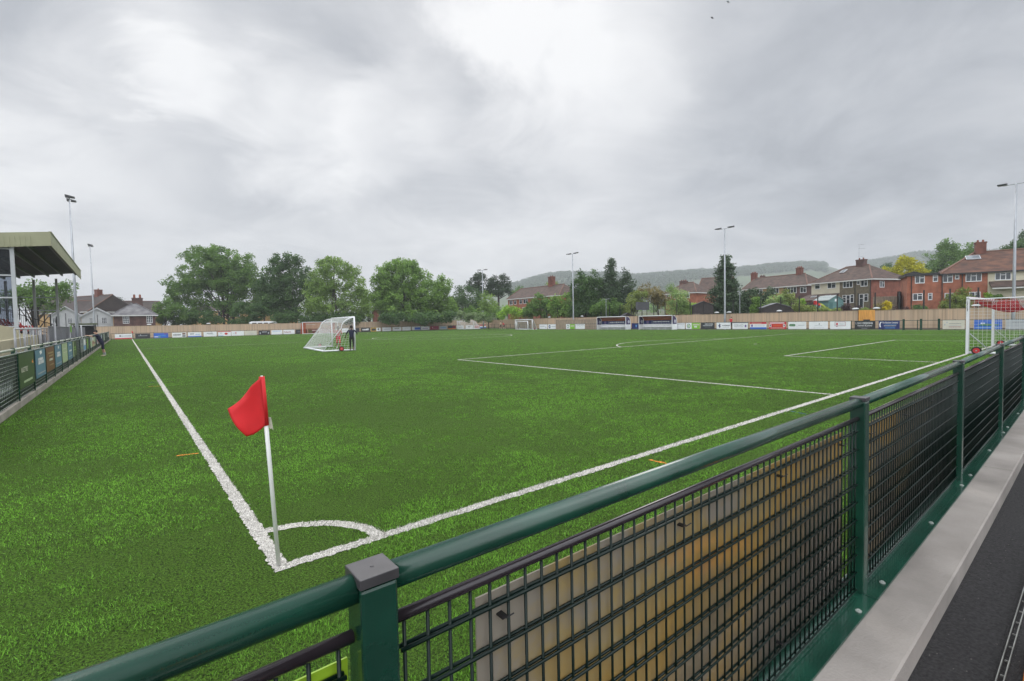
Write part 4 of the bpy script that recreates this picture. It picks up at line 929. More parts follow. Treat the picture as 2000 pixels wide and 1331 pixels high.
def hip(name, A, B, n, depth, z, rise, over, h0, h1, m, par, fm_=None):
    """hipped or gabled roof over the rectangle A,B pushed back along -n"""
    u = (B-A).normalized(); a = A-u*over+n*over; b = B+u*over+n*over; c = b-n*(depth+2*over); d = a-n*(depth+2*over)
    for p in (a,b,c,d): p.z = z
    mid0 = (a+d)/2+u*(h0+over if h0 else 0); mid1 = (b+c)/2-u*(h1+over if h1 else 0); mid0.z = mid1.z = z+rise
    mb = MB(); vs = [a,b,c,d,mid0,mid1]; mb.add(vs, [(0,1,5,4),(2,3,4,5),(3,0,4),(1,2,5),(3,2,1,0)])
    r = mb.build(name, m, par)
    if fm_:
        f = MB()
        for p, q in ((a,b),(b,c),(c,d),(d,a)): f.obox(p-V((0,0,.2)), q-p, (u if False else V((0,0,0)))+ (q-p).cross(V((0,0,1))).normalized()*.03, V((0,0,.195)))
        f.build('fascia', fm_, r)
    if h0 or h1:
        t = MB()
        for p, q in ((a,mid0),(b,mid1),(mid0,mid1)): t.tube([p+V((0,0,.03)), q+V((0,0,.05))], .11, 6)
        t.build('ridge_tiles', greyroof if m is greyroof else mat('hip tiles', (.17,.095,.07), .9, .2, 2), r)
    return r
def chimney(par, P, w, d, z0, z1, m, u, pots=2):
    n = V((u.y,-u.x,0)); P = V((P.x,P.y,0))
    c = MB().obox(P-u*w/2-n*d/2+V((0,0,z0)), u*w, n*d, V((0,0,z1-z0))).obox(P-u*(w/2+.06)-n*(d/2+.06)+V((0,0,z1-.22)), u*(w+.12), n*(d+.12), V((0,0,.2))).build('chimney', m, par)
    for k in range(pots):
        q = P+u*(w*(k+.5)/pots-w/2); MB().tube([q+V((0,0,z1)), q+V((0,0,z1+.32))], [.14,.11], 8).build('chimney_pot', brick, c)
    return c
def aerial(par, P, h):
    P = V(P); a = MB().tube([P, P+V((0,0,h))], .025, 5)
    for z, l in ((h,.9),(h*.74,1.1),(h*.2,.8)):
        a.tube([P+V((-.1,.1,z)), P+V((l*.8,-l*.6,z))], .018, 4)
        for k in range(4): q = P+V((l*.8*(k+1)/4,-l*.6*(k+1)/4,z)); a.tube([q+V((-.15,-.2,0)), q+V((.15,.2,0))], .012, 4)
    a.build('aerial', galv, par)
# semi-detached house, right of centre
fA = at(1585, 560, 96.8); fB = at(1702, 545, 85.8); F1 = Face((fA.x,fA.y,0),(fB.x,fB.y,0)); dp = 9.6; zb, ze = 2.4, 8.15
h1 = thing('house', 'semi-detached house, cream left half and brown pebbledash right half, red brick end', 'house', tuple(F1.P(F1.L/2,zb,-dp/2)))
MB().obox(F1.P(0,zb), F1.u*F1.L, -F1.n*dp, V((0,0,ze-zb))).build('wall', brick, h1)
F1.slab('wall_render', 0, F1.L*.5, zb, ze, creamr, h1); F1.slab('wall_render', F1.L*.505, F1.L-.25, zb, ze, pebble, h1)
r = hip('roof', F1.P(0,0), F1.P(F1.L,0), F1.n, dp, ze, 3.0, .45, 3.7, 3.7, tiles, h1, fascia)
F1.winpx(h1,1592,1602,554.5,565,1,e=.02); F1.winpx(h1,1616.5,1633,552.5,563.5,2,e=.02); F1.winpx(h1,1647,1666,550,562,3,e=.02); F1.winpx(h1,1674,1680,549,556,1,e=.02); F1.winpx(h1,1681.5,1695,548,559.5,2,e=.02)
F1.winpx(h1,1646,1653,577,592,1,e=.02); F1.winpx(h1,1661,1668,576,591.5,1,e=.02); F1.winpx(h1,1688,1696,574.5,589,1,e=.02)
F1.winpx(h1,1653.2,1660.8,577,601.5,1,e=.02,name='door'); F1.winpx(h1,1678.5,1687,575,601,1,e=.02,name='door')
Fs = Face(F1.B, F1.B-F1.n*dp); Fs.winpx(h1,1718,1727,549,561.5,2)
b = F1.P(F1.L*.56, 0, -dp*.5); chimney(h1, b, 1.5, .9, ze+2.2, 12.3, brownb, F1.u); aerial(h1, F1.P(F1.L*.52,12.3,-dp*.5), 2.9)
for u_ in (F1.L*.755, F1.L-.12): MB().tube([F1.P(u_,zb,.09), F1.P(u_,ze-.1,.09)], .06, 6).build('drainpipe', blkf, h1)
ex = MB(); e = F1
pr = [e.P(-.6,zb,3.2), e.P(-.6,4.55,3.2), e.P(-.6,5.75,.03), e.P(-.6,zb,.03)]; ex.prism(pr, e.u*(F1.L*.5+.55)); x = ex.build('extension_wall', brick, h1)
MB().prism([e.P(-.75,4.60,3.45), e.P(-.75,4.72,3.45), e.P(-.75,5.95,.03), e.P(-.75,5.80,.03)], e.u*(F1.L*.5+.75)).build('extension_roof', tiles, h1)
Fe = Face(e.P(-.6,0,3.2), e.P(F1.L*.5,0,3.2)); Fe.win(h1, .9,2.4,3.0,4.1,2); Fe.win(h1, 4.0,5.8,2.5,4.2,2)
def skylight(par, P, u, s, w, l):       # on a slope: s unit vector up the slope
    n = u.cross(s); mb = MB().obox(P, u*w, s*l, n*.09).build('skylight', mat('skylight frame', (.45,.46,.48), .4), par)
    MB().obox(P+u*.08+s*.08+n*.091, u*(w-.16), s*(l-.16), n*.012).build('pane', mat('sky lit glass', (.16,.18,.20), .12), mb)
sl = (e.P(0,5.80,.03)-e.P(0,4.60,3.45)).normalized()
for u_ in (1.2, 4.0): skylight(h1, e.P(u_,4.84,3.2)+sl*1.5, e.u, sl, 1.0, .7)
sl1 = (F1.P(0,ze+3.0,-dp/2)-F1.P(0,ze,.45)).normalized()
skylight(h1, F1.P(3.9,ze+.10,.45)+sl1*3.4, F1.u, sl1, .9, 1.2)
# red brick house at the right edge
fA = at(1772, 560, 72); fB = at(2120, 560, 62.5); F2 = Face((fA.x,fA.y,0),(fB.x,fB.y,0)); ua = F2.uz(1838,560)[0]; ub = F2.uz(1929,560)[0]; ze = 7.45; zb = 1.9
h2 = thing('house', 'red brick house with flat roofed extension and cream right half, at the right edge', 'house', tuple(F2.P(F2.L*.4,zb,-5)))
MB().obox(F2.P(0,zb), F2.u*(ua-.02), -F2.n*6.5, V((0,0,ze-.1-zb))).build('extension_wall', brick2, h2)
MB().obox(F2.P(ua,zb,-.04), F2.u*(F2.L-ua), -F2.n*9, V((0,0,ze-zb))).build('wall', brick2, h2)
F2.slab('wall_render', ub, F2.L, zb, ze-.02, creamr, h2, -.039, .02)
MB().obox(F2.P(-.25,ze-.1,.25), F2.u*(ua+.3), -F2.n*7, V((0,0,.36))).prism([F2.P(-.3,ze+.26,.2),F2.P(1.6,ze+.26,.2),F2.P(.7,ze+.62,.2)], -F2.n*6).build('flat_roof', blkf, h2)
hip('roof', F2.P(ua+.2,0), F2.P(F2.L,0), F2.n, 9, ze, 3.2, .4, 4.3, 4.3, tiles2, h2, blkf)
for q in ((1787,1806,539,553.5,2),(1822,1832,538,550.5,1),(1841,1861,537,552,2),(1865,1873.5,536,545.5,1),(1886,1917.5,535,550,3),(1782.5,1802,574,587,2),(1812.5,1821,573,586,1),(1845,1863,573,583,2),(1893,1915,571,584,2)): F2.winpx(h2,*q)
F2.winpx(h2,1943,1975,533.5,547,3,e=.02)
zl = F2.uz(1960,549)[1]; zl2 = F2.uz(1960,562)[1]
MB().prism([F2.P(ub+.1,zl2,1.3),F2.P(ub+.1,zl2+.1,1.3),F2.P(ub+.1,zl,.03),F2.P(ub+.1,zl-.2,.03)], F2.u*(F2.L-ub-.1)).build('porch_roof', tiles, h2)
MB().obox(F2.P(ub+.2,zl2-.2,1.2), F2.u*(F2.L-ub-.3), F2.n*.05, V((0,0,.2))).build('fascia', fascia, h2)
c = F2.P(F2.uz(1923,520)[0]+.5,0,-4.5); chimney(h2, c, 1.15, .9, ze+2.0, 12.1, chimb, F2.u)
sl2 = (F2.P(0,ze+3.2,-4.5)-F2.P(0,ze,.4)).normalized(); uu = F2.uz(1897,510)[0]; skylight(h2, F2.P(uu,ze,.4)+sl2*3.6+V((0,0,.06)), F2.u, sl2, 1.6, 1.1)
for px in (1780, 1840, 1879): MB().tube([F2.P(F2.uz(px,560)[0],zb,.1), F2.P(F2.uz(px,560)[0],ze-.1,.1)], .055, 6).build('drainpipe', blkf, h2)
def simple_house(label, x0, D0, x1, D1, yl, depth, zb, rise, h0, h1_, wallm, roofm, wins, chims=(), over=.35, face2=None, name='house', fas=fascia):
    a = at(x0, yl[0], D0); b = at(x1, yl[1], D1); ze = (a.z+b.z)/2; F = Face((a.x,a.y,0),(b.x,b.y,0))
    t = thing(name, label, 'house', tuple(F.P(F.L/2,zb,-depth/2)))
    MB().obox(F.P(0,zb), F.u*F.L, -F.n*depth, V((0,0,ze-zb))).build('wall', wallm, t)
    if not h0 or not h1_:
        gb = MB()
        for uu_, hh in ((0,h0),(F.L,h1_)):
            if not hh: gb.prism([F.P(uu_,ze,0),F.P(uu_,ze,-depth),F.P(uu_,ze+rise*.98,-depth/2)], F.u*(.2 if uu_ == 0 else -.2))
        gb.build('gable', wallm, t)
    r = hip('roof', F.P(0,0), F.P(F.L,0), F.n, depth, ze, rise, over, h0, h1_, roofm, t, fas)
    for q in wins: F.winpx(t, *q[:5], **(q[5] if len(q) > 5 else {}))
    for px, w_, d_, zt, m, pots in chims:
        u_ = F.uz(px, 560)[0]; chimney(t, F.P(u_,0,-depth/2), w_, d_, ze+rise*.6, zt, m, F.u, pots)
    return t, F, ze
# terrace beyond the hedge
t, F, ze = simple_house('long brown roofed terrace behind the dark hedge', 1452, 118, 1576, 104, (563,560.5), 9, 2.6, 2.9, .01, 3.2, brownb, tiles,
    [(1505,1521.5,564,573.5,3),(1538,1556,562,573,3),(1563,1575,561.5,572,2),(1478,1490,566,574,2)], [(1449,1.25,.9,12.6,chimb,3),(1537,1.2,.9,12.7,chimb,3)])
ur = F.uz(1530,565)[0]; F.slab('wall_render', .2, ur, 5.0, ze, mat('ochre render', (.33,.22,.10), .9), t)
# more roofs behind
simple_house('distant dark roofed house with two small chimneys above the terrace', 1478, 165, 1560, 160, (546,545), 8, 4, 1.2, 2, 2, brownb, mat('faded tiles', (.12,.10,.095), .9, .2, 1), [], [(1491,1.6,1,13.5+2.4,brownb,2),(1516,1.6,1,15.4,chimb,2)])
simple_house('red brick house with a hipped roof half hidden by the olive shrubs', 1300, 118, 1359, 112, (574.5,571.5), 9, 2.4, 2.7, 2.5, 3.0, brick2, tiles, [(1339,1347,574,582,1),(1302,1310,577,583,2),(1316,1322,577,583,1)], [(1316,1.7,1,10.9,brownb,3)])
simple_house('red brick house behind the conifer with white dormer edges', 1364, 121, 1428, 117, (569.5,568), 9, 2.4, 3.6, .01, .01, brick2, tiles, [(1373.5,1384,569.5,580,2),(1365,1374,590,598,2)], [(1446,.01,.01,6,brick,0)])
# brick house left of the tall shrubs
t, F, ze = simple_house('red brick house with a long sloping brown roof behind round shrubs', 992, 134, 1092, 116, (585.5,576.5), 9, .6, 3.0, .01, 3.2, brick2, tiles,
    [(995.5,1001.5,588,596,2),(1004,1008.5,587.5,595,1),(1014.5,1020,586,594,1),(1022.5,1031,585.5,593.5,2),(1020,1031,601,611,2)], [(1051,1.5,1.2,13.2,chimb,2)])
simple_house('sliver of a red brick house between the two big trees', 727, 150, 748, 148, (604,604), 8, 0, 2.6, .01, .01, brick, tiles, [(740,744,607,615,1),(741,745,625,631,1)])
# white weatherboarded twin gables, left
def gable_house(label, x0, x1, D, D1, yb_e, yap, wallm, depth, wins, zb=.1, roofm=tiles):
    a = at(x0, yb_e, D); b = at(x1, yb_e, D1); F = Face((a.x,a.y,0),(b.x,b.y,0)); ze = (a.z+b.z)/2; za = F.uz((x0+x1)/2, yap)[1]
    t = thing('house', label, 'house', tuple(F.P(F.L/2,zb,-depth/2)))
    w_ = MB().prism([F.P(0,zb),F.P(F.L,zb),F.P(F.L,ze),F.P(F.L/2,za),F.P(0,ze)], -F.n*depth)
    w_.build('wall', wallm, t); bd = MB()
    for k in range(int((za-zb)/.28)):
        z = zb+k*.28; lo_, hi_ = (0, F.L) if z < ze else ((z-ze)/(za-ze)*F.L/2, F.L-(z-ze)/(za-ze)*F.L/2)
        if hi_-lo_ > .5: bd.prism([F.P(lo_+.03,z,.004),F.P(lo_+.03,z,.045),F.P(lo_+.03,z+.26,.004)], F.u*(hi_-lo_-.06))
    bd.build('weatherboards', wallm, t)
    rf = MB()
    for s, (u0, u1) in enumerate(((-.35,F.L/2),(F.L+.35,F.L/2))):
        p, q = F.P(u0, ze-.30 if False else ze-.2, .3), F.P(u1, za+.12, .3); rf.prism([p, q, q+V((0,0,.16)), p+V((0,0,.16))], -F.n*(depth+.5))
    r = rf.build('roof', roofm, t); bg_ = MB()
    for u0, u1 in ((-.35,F.L/2),(F.L+.35,F.L/2)):
        p, q = F.P(u0,ze-.38,.302), F.P(u1,za-.06,.302); bg_.prism([p, q, q+V((0,0,.34)), p+V((0,0,.34))], F.n*.04)
    bg_.build('bargeboard', mat('grey white bargeboard', (.50,.51,.53), .5), r)
    for q in wins: F.winpx(t, *q, cols=3, georgian=4, e=.05)
    MB().tube([F.P(F.L/2,zb,.1),F.P(F.L/2,za-1.3,.1)], .05, 5).build('drainpipe', blkf, t)
    return t, F
gable_house('left white weatherboarded gable house behind the stand', 97, 158, 104, 107.4, 617, 600.5, weather, 9, [(102,113,622,633),(132,141,622,633)])
gable_house('right white weatherboarded gable house beside the dark brick house', 158.5, 220.5, 104, 107.5, 617.5, 603.5, weather, 9, [(174,181,621,632),(198,208.5,620.5,632)])
t, F, ze = simple_house('dark brick house with a grey slate hipped roof left of the big tree', 221.5, 100, 303, 104.3, (617,615), 9, .1, 2.9, 3.6, 3.6, brownb, greyroof, [(239.5,252,618,632,3,dict(georgian=4)),(286,297.5,617,631,3,dict(georgian=4))], [(267,1.9,1.0,8.6,brownb,0)], .5)
chs = [c for c in kids(t) if c.name.startswith('chimney')]
for k in (-.5, .5):
    u_ = F.uz(267,560)[0]; MB().tube([F.P(u_+k,8.6,-4.5),F.P(u_+k,9.35,-4.5)], [.24,.2], 8).build('chimney_pot', brick, chs[0])
simple_house('long brown tiled roof building behind the white gables', 150, 118, 316, 128.7, (616,613), 10, .1, 3.6, .01, .01, tanr, mat('dull brown tiles', (.052,.040,.037), .9, .25, .8), [])
t, F, ze = simple_house('tan brick gabled house with a tall chimney behind the white gables', 60, 128, 172, 118, (612,611), 11, .1, 4.4, .01, .01, tanr, mat('dull brown tiles', (.052,.040,.037)), [], [(141,1.3,1.2,12.2,chimb,1)])
# tan building behind the broad tree
t, F, ze = simple_house('low tan building with a brown roof behind the broad tree', 372, 165, 520, 150, (606,606), 12, .1, 2.6, .01, .01, tanr, mat('dull brown tiles', (.052,.040,.037)), [(426,433,609,619,1),(436,441,609,619,1),(446,452,609,619,1),(462,468,609,619,1)])
van = thing('minibus', 'white minibus roof just showing over the end fence between the trees', 'minibus', tuple(on_y(522,640,118)[:2])+(0,))
q = on_y(522,640,118); q.z = 0
MB().prism([(q.x-3.4,q.y,.5),(q.x-3.4,q.y,2.75),(q.x-2.9,q.y,2.95),(q.x+1.9,q.y,2.95),(q.x+2.5,q.y,2.0),(q.x+3.3,q.y,1.7),(q.x+3.4,q.y,.5)], (0,2,0)).build('body', white, van, bevel=.08)
for k in range(4): MB().box((q.x-3.1+k*1.2,q.y-.012,2.05),(q.x-2.2+k*1.2,q.y-.003,2.62)).build('window', glass, van)
for k in (-2.3, 2.2): MB().disc((q.x+k,q.y+.08,.36),(0,1,0),.36,.2,16).build('wheel', tyre, van)

# ------------------------------------------------------------------ people (one skinned body each)
skin = mat('light skin', (.50,.30,.21), .55, .06, 9); skin2 = mat('dark skin', (.11,.055,.035), .55, .06, 9); hairm = mat('dark hair', (.012,.010,.009), .7, .3, 30)
navyc = mat('navy cloth', (.010,.012,.035), .85, .2, 8); blackc = mat('black cloth', (.012,.012,.015), .85, .2, 8); shoe = mat('white shoe', (.60,.60,.58), .5); sock = mat('grey sock', (.32,.33,.35), .8)
redc = mat('red cloth', (.50,.02,.035), .8, .15, 8); palec = mat('pale cloth', (.60,.47,.36), .8, .1, 8); redsh = mat('bright red shorts', (.62,.02,.06), .8, .12, 8); dkred = mat('dark red cloth', (.16,.02,.03), .85, .2, 8)
# red shirt with pale hoops
hoop = bpy.data.materials.new('hooped red shirt'); hoop.use_nodes = True; nt = hoop.node_tree; N = nt.nodes; L = nt.links
tcx = N.new('ShaderNodeTexCoord'); wv_ = N.new('ShaderNodeTexWave'); wv_.bands_direction = 'Z'; wv_.inputs['Scale'].default_value = 3.2; L.new(tcx.outputs['Object'], wv_.inputs['Vector'])
rp = N.new('ShaderNodeValToRGB'); rp.color_ramp.interpolation = 'CONSTANT'; rp.color_ramp.elements[0].color = (.45,.03,.04,1); rp.color_ramp.elements[1].position = .62; rp.color_ramp.elements[1].color = (.58,.50,.46,1)
L.new(wv_.outputs['Fac'], rp.inputs['Fac']); L.new(rp.outputs['Color'], N['Principled BSDF'].inputs['Base Color']); N['Principled BSDF'].inputs['Roughness'].default_value = .85
def person(label, loc, yaw, J, mats, H=1.78, group=None, sleeve=.55, trouser=1.0):
    """J overrides joints of a 1.78 m figure facing +x; mats = shirt, legs, skin, shoe, hair"""
    j = dict(pelvis=(0,0,.95), waist=(0,0,1.08), chest=(0,0,1.30), neck=(0,0,1.50), jaw=(.025,0,1.60), skull=(0,0,1.69), nose=(.115,0,1.645),
             shL=(0,.19,1.44), elL=(-.03,.25,1.16), wrL=(.06,.25,.92), shR=(0,-.19,1.44), elR=(-.03,-.25,1.16), wrR=(.06,-.25,.92),
             hipL=(0,.10,.90), knL=(.02,.11,.50), anL=(-.01,.12,.085), toL=(.17,.14,.035), hipR=(0,-.10,.90), knR=(.02,-.11,.50), anR=(-.01,-.12,.085), toR=(.17,-.14,.035))
    j.update(J); j = {k: V(p)*(H/1.78) for k, p in j.items()}
    rad = dict(pelvis=.145, waist=.130, chest=.150, neck=.055, jaw=.068, skull=.098, nose=.018, sh=.068, el=.042, wr=.028, hip=.090, kn=.060, an=.042, to=.038)
    bones = [('pelvis','waist','shirt'),('waist','chest','shirt'),('chest','neck','shirt'),('neck','jaw','skin'),('jaw','skull','skin'),('jaw','nose','skin')]
    for s in 'LR': bones += [('chest','sh'+s,'shirt'),('sh'+s,'el'+s,'arm'),('el'+s,'wr'+s,'fore'),('pelvis','hip'+s,'legs'),('hip'+s,'kn'+s,'thigh'),('kn'+s,'an'+s,'calf'),('an'+s,'to'+s,'foot')]
    names = list(j); vs = [j[k] for k in names]; rs = [rad.get(k, rad.get(k[:2], rad.get(k[:3], .05))) for k in names]; ed = [(names.index(a), names.index(b)) for a, b, _ in bones]; seg_ = [(j[a], j[b], c) for a, b, c in bones]
    for s in 'LR':                                           # palm, four fingers and a thumb each
        w_ = j['wr'+s]; d = (w_-j['el'+s]).normalized(); side = d.cross(V((0,0,1)));  side = side.normalized() if side.length > .1 else V((1,0,0)); dn = side.cross(d)
        p0_ = len(vs); vs.append(w_+d*.07); rs.append(.036); ed.append((names.index('wr'+s), p0_)); seg_.append((w_, w_+d*.19, 'hand'))
        for k, (o, ln) in enumerate(((-.03,.085),(-.010,.098),(.010,.092),(.03,.072))):
            a = len(vs); vs.append(w_+d*(.07+ln*.5)+side*o*1.1); rs.append(.0095); vs.append(w_+d*(.07+ln*.95)+side*o*1.2-dn*.022); rs.append(.008); ed += [(p0_, a), (a, a+1)]
        a = len(vs); vs.append(w_+d*.06-side*.052); rs.append(.011); vs.append(w_+d*.10-side*.062-dn*.01); rs.append(.009); ed += [(p0_, a), (a, a+1)]
    me = bpy.data.meshes.new('person'); me.from_pydata([tuple(v) for v in vs], ed, []); o = bpy.data.objects.new('person', me); COL.objects.link(o)
    o.modifiers.new('skin', 'SKIN').use_smooth_shade = True
    for k, r in enumerate(rs): me.skin_vertices[0].data[k].radius = (r*H/1.78, r*H/1.78)
    me.skin_vertices[0].data[0].use_root = True
    sb = o.modifiers.new('sub', 'SUBSURF'); sb.levels = sb.render_levels = 1
    me2 = bpy.data.meshes.new_from_object(o.evaluated_get(bpy.context.evaluated_depsgraph_get())); bpy.data.objects.remove(o); me2.name = 'person'
    o = bpy.data.objects.new('person', me2); COL.objects.link(o)
    me2.materials.clear()
    for m in mats: me2.materials.append(m)
    idx = []
    for p in me2.polygons:
        c = p.center; best = None
        for a, b, k in seg_:
            ab = b-a; t = max(0, min(1, (c-a).dot(ab)/ab.length_squared)); q = (c-(a+ab*t)).length
            if best is None or q < best[0]: best = (q, k, t)
        k, t = best[1], best[2]
        m = {'shirt':0,'legs':1,'skin':2,'hand':2,'foot':3}.get(k)
        if k == 'shirt' and t < .25 and c.z < (j['waist'].z) and abs(c.z-j['pelvis'].z) < .1: m = 0 if c.z > j['pelvis'].z+.04 else 1
        if k == 'arm': m = 0 if t < sleeve*1.6 else 2
        if k == 'fore': m = 0 if sleeve > 1 else 2
        if k == 'thigh': m = 1
        if k == 'calf': m = 1 if t < trouser-1 else (5 if t > .55 and len(mats) > 5 else 2)
        idx.append(m)
    me2.polygons.foreach_set('material_index', idx); me2.polygons.foreach_set('use_smooth', [True]*len(idx))
    hd = MB(); s_ = j['skull']; up_ = (j['skull']-j['jaw']).normalized(); fwd = (j['nose']-j['jaw']); fwd = (fwd-up_*fwd.dot(up_)).normalized()
    hd.ell(s_-fwd*.022+up_*.020, (.103,.097,.100), 14, 10); hr = hd.build('hair', mats[4], o, smooth=True)
    ey = MB(); sd2 = up_.cross(fwd)
    for q in (-1, 1): ey.ell(s_+fwd*.088-up_*.028+sd2*.036*q, (.012,.012,.010), 6, 4)
    ey.build('eyes', black, o)
    er = MB()
    for q in (-1, 1): er.ell(s_-up_*.04+sd2*.098*q, (.022,.014,.032), 6, 5)
    er.build('ears', mats[2], o)
    o.location = loc; o.rotation_euler.z = yaw; return tag(o, label, 'person', group)
P_ = lambda px, py: (lambda r: CAM + r*(-CAM.z/r.z))(ray(px, py))
lean = dict(pelvis=(-.06,0,.95), waist=(-.01,0,1.08), chest=(.08,0,1.30), neck=(.16,0,1.49), jaw=(.21,0,1.58), skull=(.21,0,1.68), nose=(.32,0,1.62), shL=(.11,.19,1.43), shR=(.11,-.19,1.43), elL=(.36,.22,1.36), elR=(.36,-.20,1.37), wrL=(.62,.12,1.42), wrR=(.60,-.10,1.42),
    hipL=(-.12,.1,.88), hipR=(-.12,-.1,.88), knL=(-.16,.11,.48), knR=(-.10,-.11,.49), anL=(-.26,.12,.085), anR=(-.16,-.12,.085), toL=(-.08,.14,.035), toR=(.02,-.14,.035))
person('man in navy shirt and shorts leaning on the left barrier', (-2.28,40.0,0), pi, lean, [navyc, navyc, skin, mat('pale trainers', (.62,.55,.38), .5), hairm, sock], 1.84, None, .62, 1.02)
walk = dict(knL=(.12,.11,.50), anL=(.10,.12,.09), toL=(.27,.13,.04), knR=(-.02,-.11,.50), anR=(-.18,-.12,.10), toR=(-.02,-.13,.035))
person('dark clothed person with white shoes pushing the right post of the wheeled goal', (11.62,29.72,0), 1.15, dict(walk, shL=(.02,.21,1.44), shR=(.02,-.21,1.44), elL=(.05,.34,1.20), wrL=(.16,.40,1.02), elR=(.16,-.36,1.22), wrR=(.36,-.36,1.18), jaw=(.05,0,1.58), skull=(.03,0,1.68), nose=(.15,0,1.62)),
    [navyc, blackc, skin2, shoe, hairm], 1.80, None, .6, 1.55)
person('person in red hooped shirt and bright red shorts walking behind the wheeled goal', (12.35,34.6,0), -1.95, dict(walk, elL=(.02,.30,1.18), wrL=(.20,.26,1.05), elR=(.02,-.30,1.18), wrR=(.20,-.26,1.05)), [hoop, redsh, skin2, shoe, hairm, mat('red sock', (.35,.06,.07), .8)], 1.74, None, .6, 1.08)
run = dict(knL=(.26,.11,.56), anL=(.10,.12,.22), toL=(.22,.13,.12), knR=(-.04,-.11,.50), anR=(-.24,-.12,.14), toR=(-.10,-.13,.04), elL=(-.16,.26,1.20), wrL=(.06,.24,1.12), elR=(.10,-.26,1.20), wrR=(.28,-.20,1.30))
person('runner in pale top and black shorts near the bare far corner rail', (65.9,83.2,0), 2.2, run, [palec, blackc, skin, shoe, hairm], 1.82, None, .6, 1.0)
bend = dict(run, waist=(.06,0,1.06), chest=(.20,0,1.24), neck=(.34,0,1.40), jaw=(.42,0,1.46), skull=(.44,0,1.55), nose=(.54,0,1.48), shL=(.26,.19,1.36), shR=(.26,-.19,1.36), elL=(.20,.26,1.10), wrL=(.36,.22,1.0), elR=(.28,-.26,1.10), wrR=(.46,-.18,1.06))
person('runner in red top bending forward beside the far corner rail', (66.0,82.0,0), 2.4, bend, [redc, blackc, skin, shoe, hairm], 1.84, None, 1.2, 1.0)
q = on_x(1428, 640, 68.2); person('man in red top and dark trousers standing behind the far side boards', (68.2,q.y,0), pi*.9, dict(elL=(.14,.30,1.24), wrL=(.30,.12,1.26), elR=(.14,-.30,1.24), wrR=(.30,-.08,1.30)), [redc, blackc, skin, black, hairm], 1.85, None, 1.2, 2.2)
sit = dict(pelvis=(0,0,.50), waist=(0,0,.64), chest=(.04,0,.86), neck=(.06,0,1.06), jaw=(.10,0,1.15), skull=(.08,0,1.24), nose=(.19,0,1.19), shL=(.04,.19,1.0), shR=(.04,-.19,1.0), elL=(.08,.26,.74), elR=(.08,-.26,.74), wrL=(.30,.16,.62), wrR=(.30,-.16,.62),
    hipL=(.02,.1,.48), hipR=(.02,-.1,.48), knL=(.44,.12,.50), knR=(.44,-.12,.50), anL=(.42,.12,.10), anR=(.42,-.12,.10), toL=(.58,.13,.04), toR=(.58,-.13,.04))
for y, ms, lab in ((40.4,[dkred,blackc,skin,shoe,hairm],'spectator in dark red top seated nearest the roof post'),(41.9,[blackc,navyc,skin,shoe,hairm],'spectator in black top seated between two in red'),(43.3,[redc,blackc,skin2,shoe,hairm],'spectator in bright red top seated behind the silver railing'),(45.2,[navyc,blackc,skin,shoe,hairm],'spectator in navy top seated furthest along behind the railing')):
    person(lab, (-6.35,y,.55), -.1, sit, ms, 1.75, 'spectators behind the silver railing', 1.2, 2.2)

# ------------------------------------------------------------------ trees
def leafmat(name, lo_, hi_, tr=.35): return mat('leaves '+name, lo_, .55, tint=True, col2=hi_, trans=tr, spec=.25)
LM = dict(ash=leafmat('ash',(0.063,0.132,0.032), (0.203,0.346,0.078)), dark=leafmat('dark',(0.036,0.086,0.030), (0.128,0.223,0.068)), light=leafmat('light',(0.112,0.190,0.046), (0.307,0.454,0.115)), lime=leafmat('lime',(0.093,0.181,0.035), (0.270,0.437,0.092)), 
pine=leafmat('pine',(0.021,0.043,0.022), (0.063,0.106,0.046), .1), yellow=leafmat('yellow', (.24,.25,.015), (.60,.56,.035)), olive=leafmat('olive',(0.128,0.173,0.043), (0.323,0.396,0.108)), rust=leafmat('rust',(0.150,0.132,0.054), (0.360,0.297,0.121)), 
conifer=leafmat('conifer',(0.030,0.063,0.032), (0.093,0.145,0.068), .15), fresh=leafmat('fresh',(0.128,0.247,0.030), (0.375,0.594,0.081)), gold=leafmat('gold', (.42,.34,.01), (.75,.62,.03)), blossom=leafmat('blossom',(0.112,0.206,0.047), (0.450,0.594,0.230)), purple=leafmat('purple', (.04,.028,.028), (.13,.075,.075)), grey=leafmat('greygreen',(0.112,0.165,0.074), (0.285,0.380,0.176)))
bark = mat('bark', (.045,.036,.028), .95, .3, 3, bump=.5)
def leaves(name, cs, rad, per, size, m, par, flat=1.0, jit=1.0, aspect=.6, hang=0., tb=None):
    """leaf quads gathered round clump centres"""
    per = int(per*1.35); cs = np.asarray(cs); n = len(cs)*per; c = np.repeat(cs, per, 0); rr = np.repeat(np.broadcast_to(rad, len(cs)), per)
    d = RNG.normal(size=(n,3)); d /= np.linalg.norm(d, axis=1)[:,None]; p = c + d*(rr*RNG.random(n)**.45)[:,None]*np.array([1,1,flat])
    p[:,2] -= hang*RNG.random(n)*rr
    a = RNG.normal(size=(n,3)); a[:,2] *= .6; a /= np.linalg.norm(a, axis=1)[:,None]; b = np.cross(a, RNG.normal(size=(n,3))); b /= np.linalg.norm(b, axis=1)[:,None]
    s = size*RNG.uniform(.55, 1.35, n)[:,None]; a *= s*.5; b *= s*.5*aspect
    v = np.stack([p-a, p-b*.9+a*.1, p+a, p+b*.9+a*.1], 1)
    base = RNG.random(len(cs)) if tb is None else tb
    t = np.clip(np.repeat(base, per)*.55 + RNG.random(n)*.45, 0, 1)
    return np_mesh(name, v.reshape(-1,3), 4, m, t, parent=par)
